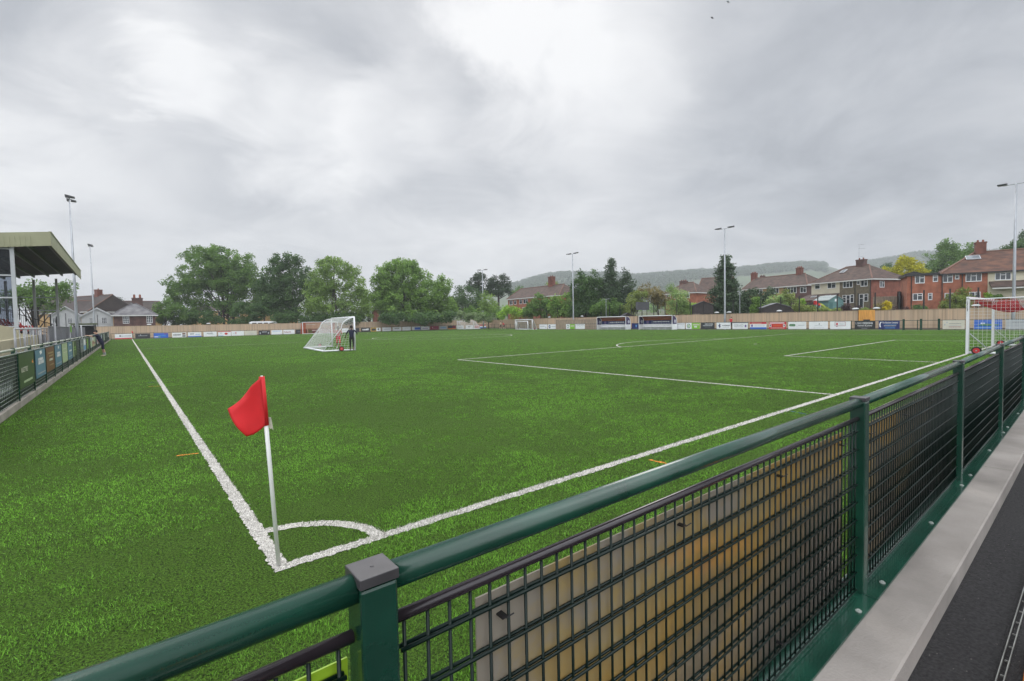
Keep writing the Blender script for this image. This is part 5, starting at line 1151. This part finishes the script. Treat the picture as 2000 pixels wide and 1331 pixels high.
def ellipsoid_clumps(blobs, spacing, inner=.35):
    out = []
    for (c, r) in blobs:
        k = max(4, int(4.2*(r.x*r.z+r.x*r.y+r.y*r.z)/spacing**2*.9)); d = RNG.normal(size=(k,3)); d /= np.linalg.norm(d, axis=1)[:,None]
        q = np.array(c) + d*np.array(r)*(1-inner*RNG.random(k)**1.6*1.4)[:,None]*RNG.uniform(.90,1.08,k)[:,None]; out.append(q)
    q = np.concatenate(out); return q
def wblob(px, py, rx, ry, D, dz=1.0):
    c = at(px, py, D); k = D/FPX; return c, V((rx*k*.95, rx*k*.95*dz, ry*k))
def tree(label, D, blobs, m, base_px, size=.42, spacing=1.5, per=46, crad=1.05, trunks=1, trunk_r=.3, name='tree', inner=.35, flat=.85, zb=None, hang=0., limbs=8, group=None, cat='tree', bark_=None, dz=.8):
    B = [wblob(px, py, rx, ry, D + (dd[0] if dd else 0), dz) for (px, py, rx, ry, *dd) in blobs]
    g0 = at(base_px, 620, D); z = float(gz(g0.x, g0.y)) if zb is None else zb
    t = thing(name, label, cat, (g0.x, g0.y, z), group)
    cs = ellipsoid_clumps(B, spacing, inner); cs = cs[cs[:,2] > z+.25]
    leaves('crown', cs, crad, per, size, m, t, flat, hang=hang)
    if trunks:
        tk = MB(); top = max(b[0].z for b in B); rr = random.Random(int(base_px))
        for k in range(trunks):
            p0_ = V((g0.x + (k-(trunks-1)/2)*trunk_r*3.5, g0.y+rr.uniform(-.5,.5), z-.2)); zf = z + (top-z)*.45
            p1_ = p0_ + V((rr.uniform(-.5,.5), rr.uniform(-.4,.4), (zf-z)*.55)); p2_ = V((p0_.x+rr.uniform(-1,1)*trunk_r*3, p0_.y, top*.92))
            tk.tube([p0_, p0_*.5+p1_*.5+V((rr.uniform(-.1,.1),0,0)), p1_, (p1_+p2_)/2, p2_], [trunk_r*1.15, trunk_r*.9, trunk_r*.75, trunk_r*.45, .05], 8)
            for q in range(limbs//trunks):
                e = V(cs[rr.randrange(len(cs))]); s0 = p0_.lerp(p1_, rr.uniform(.5,1)) if q % 2 else p1_.lerp(p2_, rr.uniform(.0,.6)); mid = s0.lerp(e, .5)+V((0,0,rr.uniform(-.1,.9)))
                tk.tube([s0, mid, e], [trunk_r*.40, trunk_r*.24, .03], 6)
        tk.build('trunk', bark_ or bark, t, smooth=True)
    return t
tree('broad spreading tree with open lower branches left of centre', 125, [(425,520,72,36),(375,555,48,34),(478,545,40,38),(430,555,60,30),(350,585,26,26),(410,500,45,20),(460,590,44,26),(338,562,14,14),(505,600,20,22),(392,600,34,18),(497,560,20,30),(440,540,50,34)], LM['ash'], 447, .50, 1.75, 40, 1.05, 3, .34, inner=.55, limbs=42, zb=.2)
tree('dark dense tree between the broad tree and the pale tree', 122, [(555,530,36,34),(535,565,38,42),(570,575,40,46),(545,605,46,28),(572,505,18,13),(595,550,20,30),(520,585,22,30),(522,555,18,30),(602,570,18,40),(548,515,18,14)], LM['dark'], 560, .48, 1.7, 46, 1.1, 2, .32, limbs=14, zb=.2, inner=.5)
tree('pale green airy tree left of the big bushy tree', 116, [(650,540,42,34),(625,560,34,40),(690,555,26,34),(645,590,52,34),(693,600,34,28),(648,512,20,13),(628,517,14,12),(675,525,14,14),(705,575,16,22),(615,605,30,26),(716,598,14,30)], LM['light'], 655, .46, 1.65, 40, 1.0, 2, .28, limbs=16, zb=.2, inner=.55)
tree('big bushy bright green tree in the middle of the far end', 124, [(790,545,52,36),(770,585,48,42),(835,575,42,36),(805,600,60,30),(790,520,36,14),(865,565,20,24),(745,570,22,40),(848,600,36,26),(755,545,26,26),(875,600,18,24)], LM['lime'], 795, .48, 1.6, 58, 1.05, 2, .36, limbs=12, zb=.2, inner=.42, hang=.5)
tree('dark low round tree between the bushy tree and the pines', 140, [(905,580,26,22),(930,590,20,24),(890,600,18,20)], LM['dark'], 908, .5, 1.9, 46, 1.2, 1, .3, zb=.3)
def pine(label, D, px, blobs, base_y=625):
    B = [wblob(*b, D, .9) for b in blobs]; g0 = at(px, 620, D); z = float(gz(g0.x, g0.y)); t = thing('pine_tree', label, 'pine tree', (g0.x, g0.y, z), 'dark pines')
    cs = ellipsoid_clumps(B, 1.8, .5); leaves('crown', cs, 1.15, 60, .42, LM['pine'], t, .7)
    tk = MB(); top = max(b[0].z for b in B); base = V((g0.x, g0.y, z-.2)); tk.tube([base, base+V((.3,0,(top-z)*.5)), V((base.x+.2, base.y, top))], [.42,.32,.08], 8)
    for c, r in B: tk.tube([base+V((.25,0,(c.z-z)*.8)), c], [.18,.06], 6)
    tk.build('trunk', mat('pine bark', (.05,.035,.03), .95, .3, 3), t); return t
pine('dark flat crowned pine directly behind the floodlight mast', 150, 934, [(935,548,16,14),(925,562,16,10),(945,566,18,12),(938,541,10,8),(918,552,8,6)])
pine('dark flat crowned pine right of the floodlight mast', 150, 973, [(972,555,20,16),(985,548,10,12),(962,545,8,8),(975,572,26,8),(990,558,10,8),(995,573,8,6),(964,565,14,10)])
tree('yellow green loose shrub below the two pines', 118, [(955,590,18,20),(945,605,14,16),(965,608,16,14)], LM['light'], 955, .42, 1.5, 44, .95, 1, .14, 'shrub', zb=.3, cat='shrub')
tree('flat bright green hedge bush under the brick house windows', 112, [(992,606,14,8),(1010,612,16,9),(980,615,10,9)], LM['fresh'], 995, .36, 1.2, 50, .8, 0, .1, 'shrub', zb=.3, cat='shrub')
tree('low grey green undergrowth along the fence by the far corner', 114, [(905,618,20,10),(935,620,16,9),(960,621,14,8)], LM['grey'], 925, .36, 1.2, 46, .8, 0, .1, 'shrub', zb=.2, cat='shrub')
tree('round dark green bush in front of the brick house corner', 112, [(1054,596,25,22),(1042,608,18,14),(1070,606,18,18),(1030,613,12,9)], LM['ash'], 1055, .38, 1.2, 56, .8, 1, .15, 'shrub', zb=.4, cat='shrub')
tree('distant round tree on the slope behind the brick house roof', 190, [(1016,570,16,9),(1010,577,14,8)], LM['ash'], 1013, .6, 2.4, 46, 1.4, 1, .25, zb=1)
tree('spiky topped green tree above the hipped roof end', 170, [(1078,562,16,12),(1070,568,14,10),(1090,568,10,10)], LM['olive'], 1078, .55, 2.0, 44, 1.3, 1, .25, zb=1)
tree('bright green tree at the left of the tall feathery pair', 104, [(1099,588,20,24),(1106,605,20,18),(1088,604,15,18),(1080,595,9,14)], LM['fresh' if False else 'lime'], 1098, .42, 1.4, 48, .95, 1, .18, zb=.8)
tree('tall feathery dark tree right of the left far side mast', 100, [(1142,572,26,28),(1158,590,28,30),(1130,592,18,30),(1136,546,9,18),(1160,545,8,18),(1124,565,11,20),(1150,558,12,22),(1145,608,36,20),(1170,560,12,20)], LM['dark'], 1143, .40, 1.25, 50, .85, 2, .22, limbs=14, zb=1, hang=.6)
def conifer(label, D, px, ytop, ybase, halfw, m, dens=1.0, droop=.25, rag=.35, name='conifer', zb=None, gap=.0, taper=.8):
    k = D/FPX; b = at(px, ybase, D); tp = at(px, ytop, D); H = tp.z-b.z; z = float(gz(b.x, b.y)) if zb is None else zb
    t = thing(name, label, 'conifer', (b.x, b.y, z)); cs = []; W = halfw*k; tk = MB(); tk.tube([(b.x,b.y,z-.2),(b.x,b.y,b.z+H*.5),(b.x,b.y,tp.z-.2)], [.28,.17,.03], 8); rr = random.Random(px)
    n = int(26*dens)
    for i in range(n):
        f = (i+.5)/n; zz_ = b.z+H*f; w_ = W*(1-f)**taper*rr.uniform(1-rag, 1.12)+.15; nb_ = max(4, int(8*(1-f)+4))
        for q in range(nb_):
            a = rr.uniform(0, 2*pi); l = w_*rr.uniform(.65, 1.1); e = V((b.x+l*cos(a), b.y+l*sin(a), zz_-droop*l*.5+rr.uniform(-.2,.3)))
            if q % 3 == 0: tk.tube([(b.x,b.y,zz_), e], [.05,.015], 4)
            for s in ((.35,.6,.82,1.0) if l > 1.2 else (.6,1.0)): 
                if rr.random() > gap: cs.append((b.x+(e.x-b.x)*s, b.y+(e.y-b.y)*s, zz_+(e.z-zz_)*s))
    leaves('crown', cs, .42+.012*W*10, 16, .34, m, t, .55, hang=.3); tk.build('trunk', bark, t); return t
conifer('tall thin tipped conifer with arching side leaders behind the left dugout', 100, 1195, 506, 618, 34, LM['conifer'], 1.2, .5, .5, zb=1.2, gap=.15, taper=.75)
tree('feathery leader leaning right of the thin tipped conifer', 101, [(1222,540,10,16),(1212,555,10,14),(1232,560,10,18),(1226,580,12,18),(1205,575,16,20),(1178,560,10,18)], LM['conifer'], 1210, .38, 1.1, 40, .8, 1, .12, zb=1.2, hang=1.0, limbs=8)
tree('green leafy shrub in front of the thin tipped conifer', 94, [(1190,600,24,16),(1170,606,18,14),(1215,606,16,14)], LM['ash'], 1190, .36, 1.1, 50, .8, 1, .12, 'shrub', zb=1.2, cat='shrub')
tree('yellow green shrub left of the blank dark screen', 92, [(1240,590,18,18),(1230,606,14,14),(1250,575,14,10)], LM['olive'], 1238, .34, 1.1, 48, .75, 1, .12, 'shrub', zb=1.2, cat='shrub')
tree('rusty red leaved tree above the blank dark screen', 96, [(1275,575,24,14),(1290,585,18,16),(1262,566,16,9)], LM['rust'], 1278, .36, 1.15, 44, .8, 1, .15, zb=1.4)
tree('white flowering shrub left of the hipped brick house', 88, [(1325,585,22,22),(1318,605,18,16),(1340,602,16,14),(1310,566,12,10)], LM['blossom'], 1325, .26, 1.05, 52, .75, 1, .14, 'shrub', zb=1.6, cat='shrub')
tree('yellow green bush below the brick house window beside the small shed', 88, [(1350,606,18,12),(1362,603,12,9)], LM['fresh'], 1354, .32, 1.0, 50, .7, 0, .1, 'shrub', zb=1.7, cat='shrub')
conifer('bulky dark conifer behind the far side floodlight mast', 86, 1417, 500, 618, 40, LM['conifer'], 1.25, .2, .3, zb=1.9, taper=.72)
tree('wide dark evergreen hedge right of the bulky conifer', 86, [(1470,588,30,24),(1440,597,24,18),(1500,585,20,24),(1455,605,36,14),(1490,604,24,16)], LM['conifer'], 1468, .34, 1.05, 58, .75, 0, .1, 'hedge', zb=1.9, cat='hedge')
conifer('slim bright green cypress in front of the dark hedge', 80, 1477, 583, 618, 7, LM['lime'], .5, 0, .15, zb=2, taper=.25)
tree('pale flowering shrub below the terrace windows', 82, [(1520,592,16,14),(1510,602,16,10),(1535,588,14,14),(1505,588,10,9)], LM['blossom'], 1520, .26, 1.0, 48, .7, 1, .1, 'shrub', zb=2, cat='shrub')
tree('thin green shrub by the terrace right of the flowering one', 82, [(1540,578,12,12),(1548,592,14,12)], LM['olive'], 1545, .3, 1.0, 44, .7, 1, .1, 'shrub', zb=2, cat='shrub')
tree('bright yellow green tree between the two big houses', 108, [(1772,535,36,26),(1755,555,28,24),(1790,560,30,26),(1768,515,22,12),(1800,540,14,14),(1765,585,26,22),(1740,530,12,12)], LM['yellow'], 1770, .42, 1.45, 52, .95, 1, .25, zb=2.8)
tree('dark tree peeping behind the yellow tree', 150, [(1738,535,22,18),(1725,548,14,14)], LM['dark'], 1735, .5, 1.9, 46, 1.2, 1, .25, zb=3.5)
tree('tall hazy green tree behind the red brick house', 135, [(1840,505,30,30),(1850,485,22,14),(1825,525,18,18),(1868,500,20,22),(1845,540,34,24)], LM['ash'], 1845, .50, 1.75, 40, 1.1, 1, .35, zb=3.5, inner=.55)
tree('hazy green tree left of the big chimney', 138, [(1895,495,20,20),(1885,510,18,18),(1910,510,18,20)], LM['ash'], 1895, .5, 1.8, 42, 1.1, 1, .3, zb=3.5, inner=.5)
tree('dark bushy trees right of the big chimney at the picture edge', 120, [(1980,490,24,16),(1960,500,18,14),(2005,480,24,26),(1990,510,30,20)], LM['dark'], 1985, .5, 1.7, 46, 1.1, 1, .3, zb=3.5)
tree('feathery green shrub covering the red brick house door', 68, [(1868,592,18,18),(1885,588,13,22),(1862,606,22,10),(1850,598,10,12),(1880,575,8,10)], LM['olive'], 1868, .28, .8, 50, .58, 1, .08, 'shrub', zb=2.1, cat='shrub', inner=.6)
tree('low dark bush at the foot of the red brick extension', 69, [(1797,604,14,9)], LM['dark'], 1797, .24, .7, 60, .5, 0, .08, 'shrub', zb=2.1, cat='shrub')
tree('golden yellow rounded bush beside the pale shrub', 72, [(1733,600,9,9),(1728,606,10,6)], LM['gold'], 1732, .2, .6, 64, .42, 0, .08, 'shrub', zb=2.1, cat='shrub')
tree('pale pinkish shrub left of the golden bush', 72, [(1718,603,10,8),(1708,608,10,5)], LM['rust'], 1716, .22, .65, 52, .45, 0, .08, 'shrub', zb=2.1, cat='shrub')
tree('green bushes in front of the cream right half house', 66, [(1945,588,14,10),(1960,595,16,10),(1978,598,16,9)], LM['ash'], 1958, .26, .75, 56, .5, 0, .08, 'shrub', zb=2.1, cat='shrub')
tree('yellow green climber on the corner of the cream half house', 67, [(1932,583,8,10),(1936,595,10,9)], LM['fresh'], 1934, .24, .7, 54, .45, 0, .08, 'shrub', zb=2.1, cat='shrub')
tree('dark rusty bush between the two big houses', 71, [(1752,608,12,6),(1765,607,10,5)], LM['purple'], 1757, .22, .65, 50, .45, 0, .08, 'shrub', zb=2.1, cat='shrub')
tree('purple leaved bushes below the pebbledash house doors', 76, [(1650,603,16,6),(1640,606,12,5),(1672,605,10,5)], LM['purple'], 1650, .24, .7, 50, .48, 0, .08, 'shrub', zb=2.2, cat='shrub')
tree('mixed green bushes under the slide and playhouse', 74, [(1575,604,20,7),(1600,607,18,5),(1560,600,10,9)], LM['olive'], 1580, .26, .75, 52, .5, 0, .08, 'shrub', zb=2.1, cat='shrub')
tree('olive low bushes right of the playhouse by the gate', 73, [(1690,608,16,4),(1632,609,14,4)], LM['olive'], 1690, .22, .65, 50, .42, 0, .08, 'shrub', zb=2.1, cat='shrub')
tree('small round lime bush by the lean-to wall', 78, [(1567,592,7,6)], LM['fresh'], 1567, .22, .6, 56, .42, 0, .08, 'shrub', zb=2.3, cat='shrub')
tree('wide branching tree behind the grandstand', 95, [(100,565,36,12),(60,575,30,26),(130,560,20,9),(85,590,34,20),(30,580,30,26),(120,580,22,8)], LM['ash'], 70, .42, 1.5, 36, .95, 1, .3, zb=.2, inner=.6, limbs=16)
tree('blue green far tree behind the tan gabled house', 170, [(120,588,18,12),(105,595,18,10)], LM['grey'], 115, .55, 2.0, 46, 1.3, 1, .3, zb=.3)
pine('broad dark pine on the skyline behind the white gables', 160, 205, [(202,585,20,8),(185,590,12,5),(220,588,14,7),(232,592,8,4),(196,580,10,5)])
tree('rounded green shrub left of the broad tree by the slate roofed house', 112, [(322,605,18,22),(312,618,14,12),(345,612,22,16)], LM['ash'], 325, .40, 1.3, 50, .9, 1, .15, 'shrub', zb=.2, cat='shrub')
tree('mid green trees filling the gap right of the big bushy tree', 146, [(900,600,22,18),(925,606,18,14),(890,590,14,18)], LM['ash'], 903, .46, 1.7, 50, 1.05, 1, .22, zb=.3)
tree('low green hedge of bushes right of the yellow green shrub', 116, [(975,616,14,9),(945,617,16,9),(920,612,14,11)], LM['ash'], 950, .36, 1.2, 50, .8, 0, .1, 'hedge', zb=.3, cat='hedge')
tree('dull green trees behind the gap between the broad and the dark tree', 150, [(520,585,24,30),(505,565,16,22),(610,580,16,34)], LM['dark'], 520, .5, 1.9, 46, 1.2, 1, .25, zb=.3)
tree('dull green trees behind the gap between the pale and the bushy tree', 150, [(722,598,16,24),(735,590,12,16)], LM['ash'], 722, .5, 1.9, 46, 1.2, 1, .25, zb=.3)
tree('dark low shrubs under the broad tree', 116, [(395,618,26,11),(350,620,20,11),(478,608,24,18),(505,612,20,16),(335,626,22,9),(370,626,24,9),(410,627,24,8),(480,627,30,8)], LM['dark'], 430, .40, 1.3, 50, .9, 0, .15, 'shrub', zb=.2, cat='shrub')
tree('dark low shrubs beneath the dark dense and pale trees', 114, [(560,622,36,10),(620,624,40,9),(680,622,40,10)], LM['dark'], 620, .40, 1.35, 50, .9, 0, .15, 'shrub', zb=.2, cat='shrub')
tree('dark shrubs beneath the big bushy tree', 116, [(770,622,34,10),(830,622,40,10),(875,620,20,10)], LM['dark'], 820, .40, 1.35, 50, .9, 0, .15, 'shrub', zb=.2, cat='shrub')

# ------------------------------------------------------------------ garden things
def scr(): 
    q = at(1255, 598, 84); t = thing('garden_screen', 'blank dark grey screen on a post above the fence behind the right dugout', 'screen', (q.x, q.y, 1.6)); d = Rt.copy(); d.z = 0; d.normalize(); n = V((-d.y, d.x, 0))
    MB().obox(q-d*1.15-V((0,0,.72)), d*2.3, n*.12, V((0,0,1.42))).build('panel', mat('grey felt', (.06,.062,.07), .8, .1, 2), t)
    for s in (-.8, .8): MB().tube([q+d*s+n*.2+V((0,0,-2.8)), q+d*s+n*.2+V((0,0,.6))], .05, 6).build('post', black, t)
scr()
def shed(label, px, D, w, d, hw_, hr, wallm, roofm, yaw, name='shed', win_=False):
    g0 = at(px, 606, D); z = float(gz(g0.x, g0.y)); t = thing(name, label, 'shed'); 
    MB().prism([(-w/2,-d/2,0),(w/2,-d/2,0),(w/2,-d/2,hw_),(0,-d/2,hr),(-w/2,-d/2,hw_)], (0,d,0)).build('wall', wallm, t)
    rf = MB()
    for s in (-1, 1): rf.prism([(s*(w/2+.15),-d/2-.15,hw_-.12),(0,-d/2-.15,hr+.02),(0,-d/2-.15,hr+.10),(s*(w/2+.15),-d/2-.15,hw_-.04)], (0,d+.3,0))
    rf.build('roof', roofm, t)
    if win_:
        MB().box((-.2,-d/2-.04,hw_-.25),(.2,-d/2-.005,hw_+.15)).build('window', white, t); MB().box((-w/2+.15,-d/2-.03,.05),(-w/2+.75,-d/2-.004,1.5)).build('door', mat('deep teal paint', (.05,.13,.13), .6), t)
    t.location = (g0.x, g0.y, z); t.rotation_euler.z = yaw; return t
shed('teal painted playhouse shed with a grey felt roof in the garden', 1618, 77, 2.6, 3.0, 1.9, 2.55, mat('teal paint', (.10,.20,.20), .7, .1, 2), mat('pale felt roof', (.26,.30,.30), .8, .1, 2), -.55, 'playhouse', True)
shed('small dark wooden shed left of the bulky conifer', 1372, 84, 3.2, 2.4, 1.7, 2.3, mat('dark shed timber', (.04,.034,.034), .9, .2, 3), mat('dark felt', (.05,.05,.055), .9), -.9)
shed('dark little summer house above the fence behind the right dugout', 1224, 90, 2.6, 2.4, 1.9, 2.6, mat('dark shed timber', (.04,.034,.034)), mat('dark felt', (.05,.05,.055)), -.7)
shed('grey roofed low shed between the shrubs right of the hedge', 1512, 78, 4.2, 2.6, 1.0, 1.6, mat('dark shed timber', (.04,.034,.034)), mat('grey felt roof', (.17,.17,.185), .9), -.9)
g0 = at(1603, 606, 74.5); z = float(gz(g0.x, g0.y)); sl = thing('slide', 'red topped yellow green plastic slide in front of the playhouse', 'slide', (g0.x, g0.y, z)); d = V((Rt.x, Rt.y, 0)).normalized(); n = V((-d.y, d.x, 0)); o = V((g0.x, g0.y, z))
MB().prism([o-d*.75+V((0,0,1.25)), o+d*.1+V((0,0,1.0)), o+d*.1+V((0,0,1.12)), o-d*.75+V((0,0,1.85))], n*.6).build('platform', redp, sl)
MB().prism([o+d*.05+V((0,0,1.15)), o+d*1.5+V((0,0,.28)), o+d*2.1+V((0,0,.22)), o+d*2.1+V((0,0,.34)), o+d*1.5+V((0,0,.42)), o+d*.05+V((0,0,1.42))], n*.5).build('chute', mat('lime plastic', (.42,.50,.05), .4, .1, 3), sl)
for a in (-.7, -.1): MB().tube([o+d*a+V((0,0,0)), o+d*(a+.1)+V((0,0,1.2))], .05, 6).build('leg', mat('pale plastic', (.5,.5,.5), .5), sl)
gf = mat('dark garden fence', (.055,.042,.038), .9, .3, 3, stretch=(3,3,.4)); gfp = mat('pale garden fence', (.27,.215,.16), .9, .3, 3, stretch=(3,3,.4)); gfo = mat('pinkish garden fence', (.25,.12,.085), .9, .3, 3)
def gfence(px0, D0, px1, D1, h, m, label):
    a = at(px0, 610, D0); b = at(px1, 610, D1); a.z = float(gz(a.x, a.y)); b.z = float(gz(b.x, b.y)); d = b-a; k = d.normalized(); nn = V((-k.y, k.x, 0)); mb = MB(); n = int(d.length/.16)
    for i in range(n): mb.obox(a+d*(i/n), d/n*.96, nn*(.02+.015*(i % 2)), V((0,0,h+random.uniform(-.03,.03))))
    tag(mb.build('garden_fence', m), label, 'fence')
gfence(1085, 96, 1168, 92, 2.0, gfp, 'pale garden fence between the mast and the left dugout'); gfence(1352, 80, 1366, 79, 2.0, gfp, 'short pale garden fence left of the small dark shed')
gfence(1368, 78, 1406, 77, 1.35, gfo, 'pinkish garden fence left of the far side mast'); gfence(1752, 75, 1775, 82, 2.9, gf, 'dark garden fence between the two big houses'); gfence(1545, 80, 1600, 79, 1.7, gf, 'dark garden fence behind the bushes and slide')
gfence(1705, 80, 1752, 80, 2.3, gfp, 'pale low wall panels under the red brick end wall')
lp_ = thing('lamp_post', 'thin grey lamp post in front of the dark hedge', 'lamp post', tuple(at(1445, 620, 80)[:2])+(2,)); q = lp_.location
MB().tube([(q.x,q.y,2),(q.x,q.y,6.0)], [.06,.045], 8).build('pole', galv, lp_); MB().tube([(q.x,q.y,5.95),(q.x-.3,q.y+.3,6.05)], .04, 6).build('lamp_head', galv, lp_)
lp2 = thing('lamp_post', 'thin pale lamp post among the shrubs behind the left dugout', 'lamp post', tuple(at(1184, 620, 90)[:2])+(1,)); q = lp2.location
MB().tube([(q.x,q.y,1),(q.x,q.y,5.6)], [.06,.045], 8).build('pole', galv, lp2); MB().tube([(q.x,q.y,5.6),(q.x+.5,q.y-.4,5.66)], .04, 6).build('lamp_head', galv, lp2)
# two swifts
for px, py, D, s, lab in ((1391,35,60,.22,'small dark bird gliding high in the middle of the sky'),(1422,4,60,.2,'small dark bird at the top edge of the sky')):
    q = at(px, py, D); d = Rt*.9 - Up*.45; d.normalize(); f = Fw.cross(d)*.4+Fw; f.normalize()
    MB().prism([q-d*s*1.1, q-d*s*.35+f*s*.35, q+f*s*.55, q+d*s*.35+f*s*.35, q+d*s*1.1, q+d*s*.3-f*s*.1, q-f*s*.6, q-d*s*.3-f*s*.1], V((0,0,.03))).build('bird', black).update_tag()
    o = COL.objects[-1] if False else [o for o in COL.objects if o.name.startswith('bird')][-1]; tag(o, lab, 'bird')

# ------------------------------------------------------------------ hills with woods
def interp(tab, x): return np.interp(x, [a for a, _ in tab], [b for _, b in tab])
RIDGE = [(600,612),(860,603),(960,580),(1000,562),(1030,553),(1070,543),(1110,539),(1200,541),(1240,545),(1290,541),(1340,537),(1410,534),(1450,531),(1500,525),(1560,521),(1605,521),(1640,531),(1690,519),(1740,512),(1790,502),(1850,500),(1950,498),(2100,500),(2400,520)]
hm = mat('hill grass', (.040,.066,.030), .95, .3, .006, col2=(.085,.13,.048), detail=6, lo=.4, hi=.75)
pxs = np.arange(560, 2420, 20); Ds = np.array([420, 560, 700, 850, 1000, 1150, 1300, 1420, 1500, 1650])
mb = MB(); nd = len(Ds)
for px in pxs:
    top = at(px, float(interp(RIDGE, px)), 1420.); zt_ = top.z
    for D in Ds:
        p = at(px, 620, D); f = float(sstep((D-420)/1000.)) if D <= 1420 else 1 - .25*(D-1420)/230; mb.v.append((p.x, p.y, -6 + (zt_+6)*f**1.15))
mb.f = [[i*nd+j, i*nd+j+1, (i+1)*nd+j+1, (i+1)*nd+j] for i in range(len(pxs)-1) for j in range(nd-1)]; mb.m = [0]*len(mb.f)
struct(mb.build('hills', hm, smooth=True))
def hill_z(px, D):
    zt_ = at(px, float(interp(RIDGE, px)), 1420.).z; f = float(sstep((D-420)/1000.)); return -6+(zt_+6)*f**1.15
cs = []; rw = random.Random(5)
def wood(px0, px1, D0, D1, n):
    for _ in range(n):
        px = rw.uniform(px0, px1); D = rw.uniform(D0, D1); p = at(px, 620, D); cs.append((p.x, p.y, hill_z(px, D)+rw.uniform(1.5,4.5)))
wood(1225,1440,1050,1420,800); wood(1430,1612,1080,1420,620); wood(1690,1830,1050,1420,360); wood(1000,1220,950,1420,620); wood(1200,1330,800,1100,200); wood(1830,2150,1150,1420,300); wood(900,1000,1200,1420,60)
for px, n in ((1455,26),(1245,20),(1372,14)): 
    for _ in range(n): p = at(px+rw.uniform(-7,7), 620, 1415); cs.append((p.x, p.y, hill_z(px, 1415)+rw.uniform(2,12)))
wd_ = leaves('woodland', cs, 7.5, 42, 3.4, leafmat('far wood', (.026,.055,.026), (.065,.125,.052), .1), None, .9); struct(wd_, 'stuff')
cs = []
for px0, px1, D0, D1, n in ((1240,1450,280,420,90),(1360,1420,330,360,26),(1560,1640,240,330,70),(1000,1240,320,420,60),(1640,1760,260,340,40),(880,1000,260,360,30)):
    for _ in range(n):
        px = rw.uniform(px0, px1); D = rw.uniform(D0, D1); p = at(px, 620, D); z = float(gz(p.x, p.y)); cs.append((p.x, p.y, z+rw.uniform(2, 6.5)))
wd2 = leaves('far_treetops', cs, 3.4, 60, 1.3, LM['ash'], None, .9); struct(wd2, 'stuff')

# ------------------------------------------------------------------ damp air over the whole place
hz = bpy.data.materials.new('damp air'); hz.use_nodes = True; nt = hz.node_tree; nt.nodes.remove(nt.nodes['Principled BSDF'])
pv = nt.nodes.new('ShaderNodeVolumePrincipled'); pv.inputs['Color'].default_value = (.86,.90,.95,1); pv.inputs['Density'].default_value = HAZE; pv.inputs['Anisotropy'].default_value = .25
nt.links.new(pv.outputs[0], nt.nodes['Material Output'].inputs['Volume'])
if HAZE: struct(MB().box((-2700,-2700,-9),(2700,2700,190)).build('haze', hz), 'stuff')

# ------------------------------------------------------------------ render settings
sc.view_settings.view_transform = 'Standard'; sc.view_settings.look = 'None'; sc.view_settings.exposure = 0; sc.view_settings.gamma = 1
cy = sc.cycles
cy.max_bounces = 6; cy.diffuse_bounces = 3; cy.glossy_bounces = 3; cy.transmission_bounces = 4; cy.transparent_max_bounces = 8; cy.volume_bounces = 0
cy.use_adaptive_sampling = True; cy.adaptive_threshold = .025; cy.use_denoising = True; cy.sample_clamp_indirect = 4
try: cy.denoiser = 'OPENIMAGEDENOISE'
except Exception: pass
